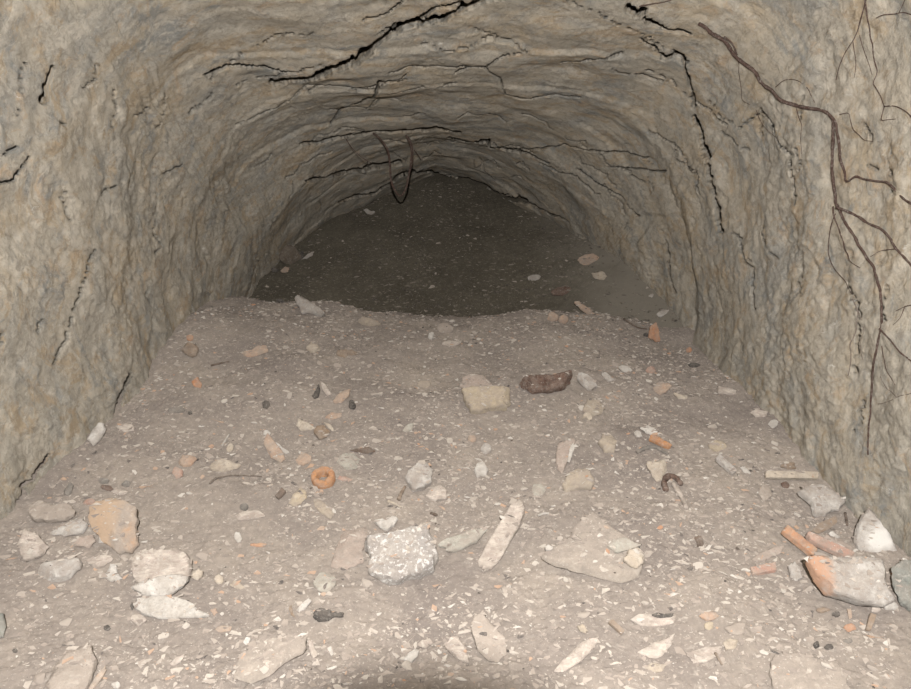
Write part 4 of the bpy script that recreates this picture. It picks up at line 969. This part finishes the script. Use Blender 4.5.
twig('twig', 'dark straight twig on the left slope near the brown stone', 'twig', [(211,367),(219,365),(229,363)], 2.2, 1.2)
twig('twig', 'thin white splinter lying slanted on the left floor', 'twig', [(222,447),(226,441),(229,436)], 2.4, 1.4, 'chalk white stone')
twig('twig', 'long thin buried root lying on the left floor below the cream stone', 'twig', [(210,485),(216,480),(230,477),(245,477),(262,478)], 2.2, 1.0, 'thin grey rootlet')
twig('twig', 'short brown twig upright above the brown slab at right', 'twig', [(845,515),(846,521),(847,527)], 2.4, 2.0, 'dark brown wood')
twig('twig', 'thin dark twig on the very wide slab at the lower right edge', 'twig', [(821,681),(826,686),(831,692)], 2.6, 1.2, 'dark brown wood', .02)
twig('twig', 'thin brown twig below the whitish slab at the lower right', 'twig', [(715,657),(719,664),(722,669)], 2.4, 1.4, 'dull brown stone', .012)
twig('twig', 'small dark twig right of the hollow of the speckled cobble', 'twig', [(431,515),(437,517)], 3.0, 2.5, 'dark brown wood')
twig('twig', 'thin white splinter left of the white Y-shaped stone top', 'twig', [(388,503),(394,505),(401,509)], 2.6, 2.0, 'cream stone')
twig('twig', 'brown bent scrap right of the terracotta ring near the speckled cobble', 'twig', [(399,501),(402,494),(405,489)], 4.0, 2.6, 'dull brown stone')
twig('twig', 'pale thin splinter right of the long squared block', 'twig', [(538,517),(544,515),(549,515)], 2.6, 2.0, 'chalk white stone')

# ------------------------------------------------------------------ countable small pieces: pebbles, chips, charcoal
def protomesh(name, mat, seed, flat=1.0, long=1.0, sub=2, cuts=9):
    rng = random.Random(seed); bm = bmesh.new(); pts = []
    for _ in range(cuts + 4):
        k = Vector((rng.gauss(0, 1), rng.gauss(0, 1), rng.gauss(0, 1))).normalized() * rng.uniform(.75, 1.08)
        pts.append(bm.verts.new((k.x * long, k.y, k.z * flat)))
    h = bmesh.ops.convex_hull(bm, input=pts)
    bmesh.ops.delete(bm, geom=[e for e in h['geom_interior'] if isinstance(e, bmesh.types.BMVert)], context='VERTS')
    if sub > 1: bmesh.ops.bevel(bm, geom=list(bm.edges), offset=.09, segments=1, affect='EDGES')
    bmesh.ops.triangulate(bm, faces=list(bm.faces)); bmesh.ops.recalc_face_normals(bm, faces=bm.faces)
    me = bpy.data.meshes.new(name); bm.to_mesh(me); bm.free(); me.materials.append(MATS[mat])
    for p in me.polygons: p.use_smooth = False
    return me

from mathutils.bvhtree import BVHTree as _B
_v, _f = [], []
for o_, l_ in BIG:
    k0 = len(_v); _v += [tuple(v_.co + Vector(l_)) for v_ in o_.data.vertices]; _f += [tuple(i_ + k0 for i_ in p_.vertices) for p_ in o_.data.polygons]
STONES = _B.FromPolygons(_v, _f)
def rest_z(x, y, z):
    h = STONES.ray_cast(Vector((x, y, z + .3)), Vector((0, 0, -1)))
    return max(z, h[0].z) if h[0] is not None else z

def ground_spots(n, seed, lo=1.12, hi=3.3, clump=.2, power=1.0):
    rng = random.Random(seed); out = []
    while len(out) < n:
        y = lo + (hi - lo) * rng.random() ** power; x = rng.uniform(-.98, .92)
        aL, aR = float(np.interp(y, [0, 4], [.93, .96])), .86
        if x < -aL or x > aR or abs(x) > y * .60: continue
        c = float(vn(np.array([x * 5]), np.array([y * 5]), np.array([0.]), 33)[0])
        if c < rng.uniform(-1, 1) * .8 - clump: continue
        out.append((x, y, rest_z(x, y, float(floor_h(np.array([x]), np.array([y]))[0]))))
    return out
def scatter(name, label, cat, group, mat, n, s0, s1, seed, flat=.55, long=1.25, clump=.2, power=1.0, protos=6):
    rng = random.Random(seed)
    P = [protomesh(name, mat, seed + k, rng.uniform(flat * .75, flat * 1.2), rng.uniform(1, long)) for k in range(protos)]
    src = link(name, P[0]); tag(src, label, cat, group); first = True
    for x, y, z in ground_spots(n, seed, clump=clump, power=power):
        o = src if first else src.copy()
        if not first: COL.objects.link(o)
        first = False
        o.data = P[rng.randrange(protos)]
        s = (s0 + (s1 - s0) * rng.random() ** 2.0)
        o.scale = (s, s, s); o.rotation_euler = (rng.uniform(-.5, .5), rng.uniform(-.5, .5), rng.uniform(0, 6.28))
        o.location = (x, y, z + s * flat * .25)
scatter('pebble', 'small dull pale pebble lying loose among the floor rubble', 'pebble', 'pale pebbles on the rubble floor', 'pale pebbles', 290, .0045, .016, 1001)
scatter('stone_chip', 'tiny bright white stone chip lying loose on the rubble floor', 'stone chip', 'white chips on the rubble floor', 'white chips', 190, .0030, .0085, 1101, .5, 1.7)
scatter('brick_crumb', 'tiny orange brick crumb lying loose on the rubble floor', 'brick crumb', 'brick crumbs on the rubble floor', 'brick chips', 85, .0035, .011, 1201, .5, 1.6)
scatter('charcoal_crumb', 'tiny black charcoal crumb lying loose on the rubble floor', 'charcoal crumb', 'charcoal crumbs on the rubble floor', 'charcoal bits', 80, .0025, .0065, 1301, .6, 1.5)

# the uncountable grit and gravel
def grit(name, label, n, seed, mat, spots, s0, s1, parent=None):
    rng = np.random.RandomState(seed)
    base = []
    for k in range(8):
        m = protomesh('tmp', mat, seed + 50 + k, .5, 1.9, 1, 3)
        v = np.array([w_.co[:] for w_ in m.vertices]); f = np.array([p.vertices[:] for p in m.polygons]); base.append((v, f)); bpy.data.meshes.remove(m)
    VV, FF = [], []; off = 0
    for x, y, z in spots:
        v, f = base[rng.randint(8)]
        s = s0 + (s1 - s0) * rng.rand() ** 3
        a, b_ = rng.rand() * 6.28, rng.uniform(-.6, .6)
        ca, sa, cb, sb = math.cos(a), math.sin(a), math.cos(b_), math.sin(b_)
        R = np.array([[ca, -sa, 0], [sa, ca, 0], [0, 0, 1]]) @ np.array([[1, 0, 0], [0, cb, -sb], [0, sb, cb]])
        VV.append((v * s) @ R.T + np.array([x, y, z + s * .15])); FF.append(f + off); off += len(v)
    o = link(name, mesh_np(name, np.concatenate(VV), np.concatenate(FF), MATS[mat], False))
    tag(o, label, 'gravel', None, 'stuff'); return o
def many_spots(n, seed, fn, xr, yr, clump, power=1.0):
    rng = np.random.RandomState(seed); m = n * 5
    y = yr[0] + (yr[1] - yr[0]) * rng.rand(m) ** power; x = rng.uniform(xr[0], xr[1], m)
    c = .65 * vn(x * 4, y * 4, 0 * x, 133) + .5 * vn(x * 11, y * 11, 0 * x, 134)
    ok = (c > rng.uniform(-1, 1, m) * .9 - clump) & (np.abs(x) < y * .62)
    x, y = x[ok][:n], y[ok][:n]
    return [(a, b, rest_z(a, b, c_)) for a, b, c_ in zip(x, y, fn(x, y))]
grit('gravel', 'fine mixed grit and gravel spread over the dusty rubble floor', 0, 7, 'mixed gravel', many_spots(27000, 71, floor_h, (-.95, .88), (1.05, 3.35), .05, 1.1), .0014, .0082)
ms = [s for s in [q_ for q_ in many_spots(8000, 72, mound_h, (-.98, 1.0), (3.1, 4.7), .1, 1.5) if inside(q_[0], q_[1], q_[2]) < -.02] if s[2] > gh(s[0], s[1]) - .004]
grit('gravel', 'dark gravel at the foot of the dark soil heap behind the crest', 0, 8, 'dark gravel', ms, .003, .012)

# ------------------------------------------------------------------ the photographer's lens, under the flash: its barrel shades the ground at the bottom of the view
def lens():
    M = 48; prof = [(.030, -.20), (.036, -.195), (.036, -.09), (.039, -.085), (.039, -.017), (.034, -.015), (.034, -.07), (.0, -.075)]
    V = [(r * math.cos(2 * math.pi * i / M), y, r * math.sin(2 * math.pi * i / M)) for r, y in prof for i in range(M)]
    F = [(a * M + i, a * M + (i + 1) % M, (a + 1) * M + (i + 1) % M, (a + 1) * M + i) for a in range(len(prof) - 1) for i in range(M)]
    o = link('camera_lens', mesh_np('camera_lens', V, F, MATS['black charcoal']), None, tuple(CAM))
    o.rotation_euler = (-PITCH, 0, 0)
    tag(o, 'black lens barrel whose shadow falls at the bottom edge of the floor', 'camera lens')
lens()
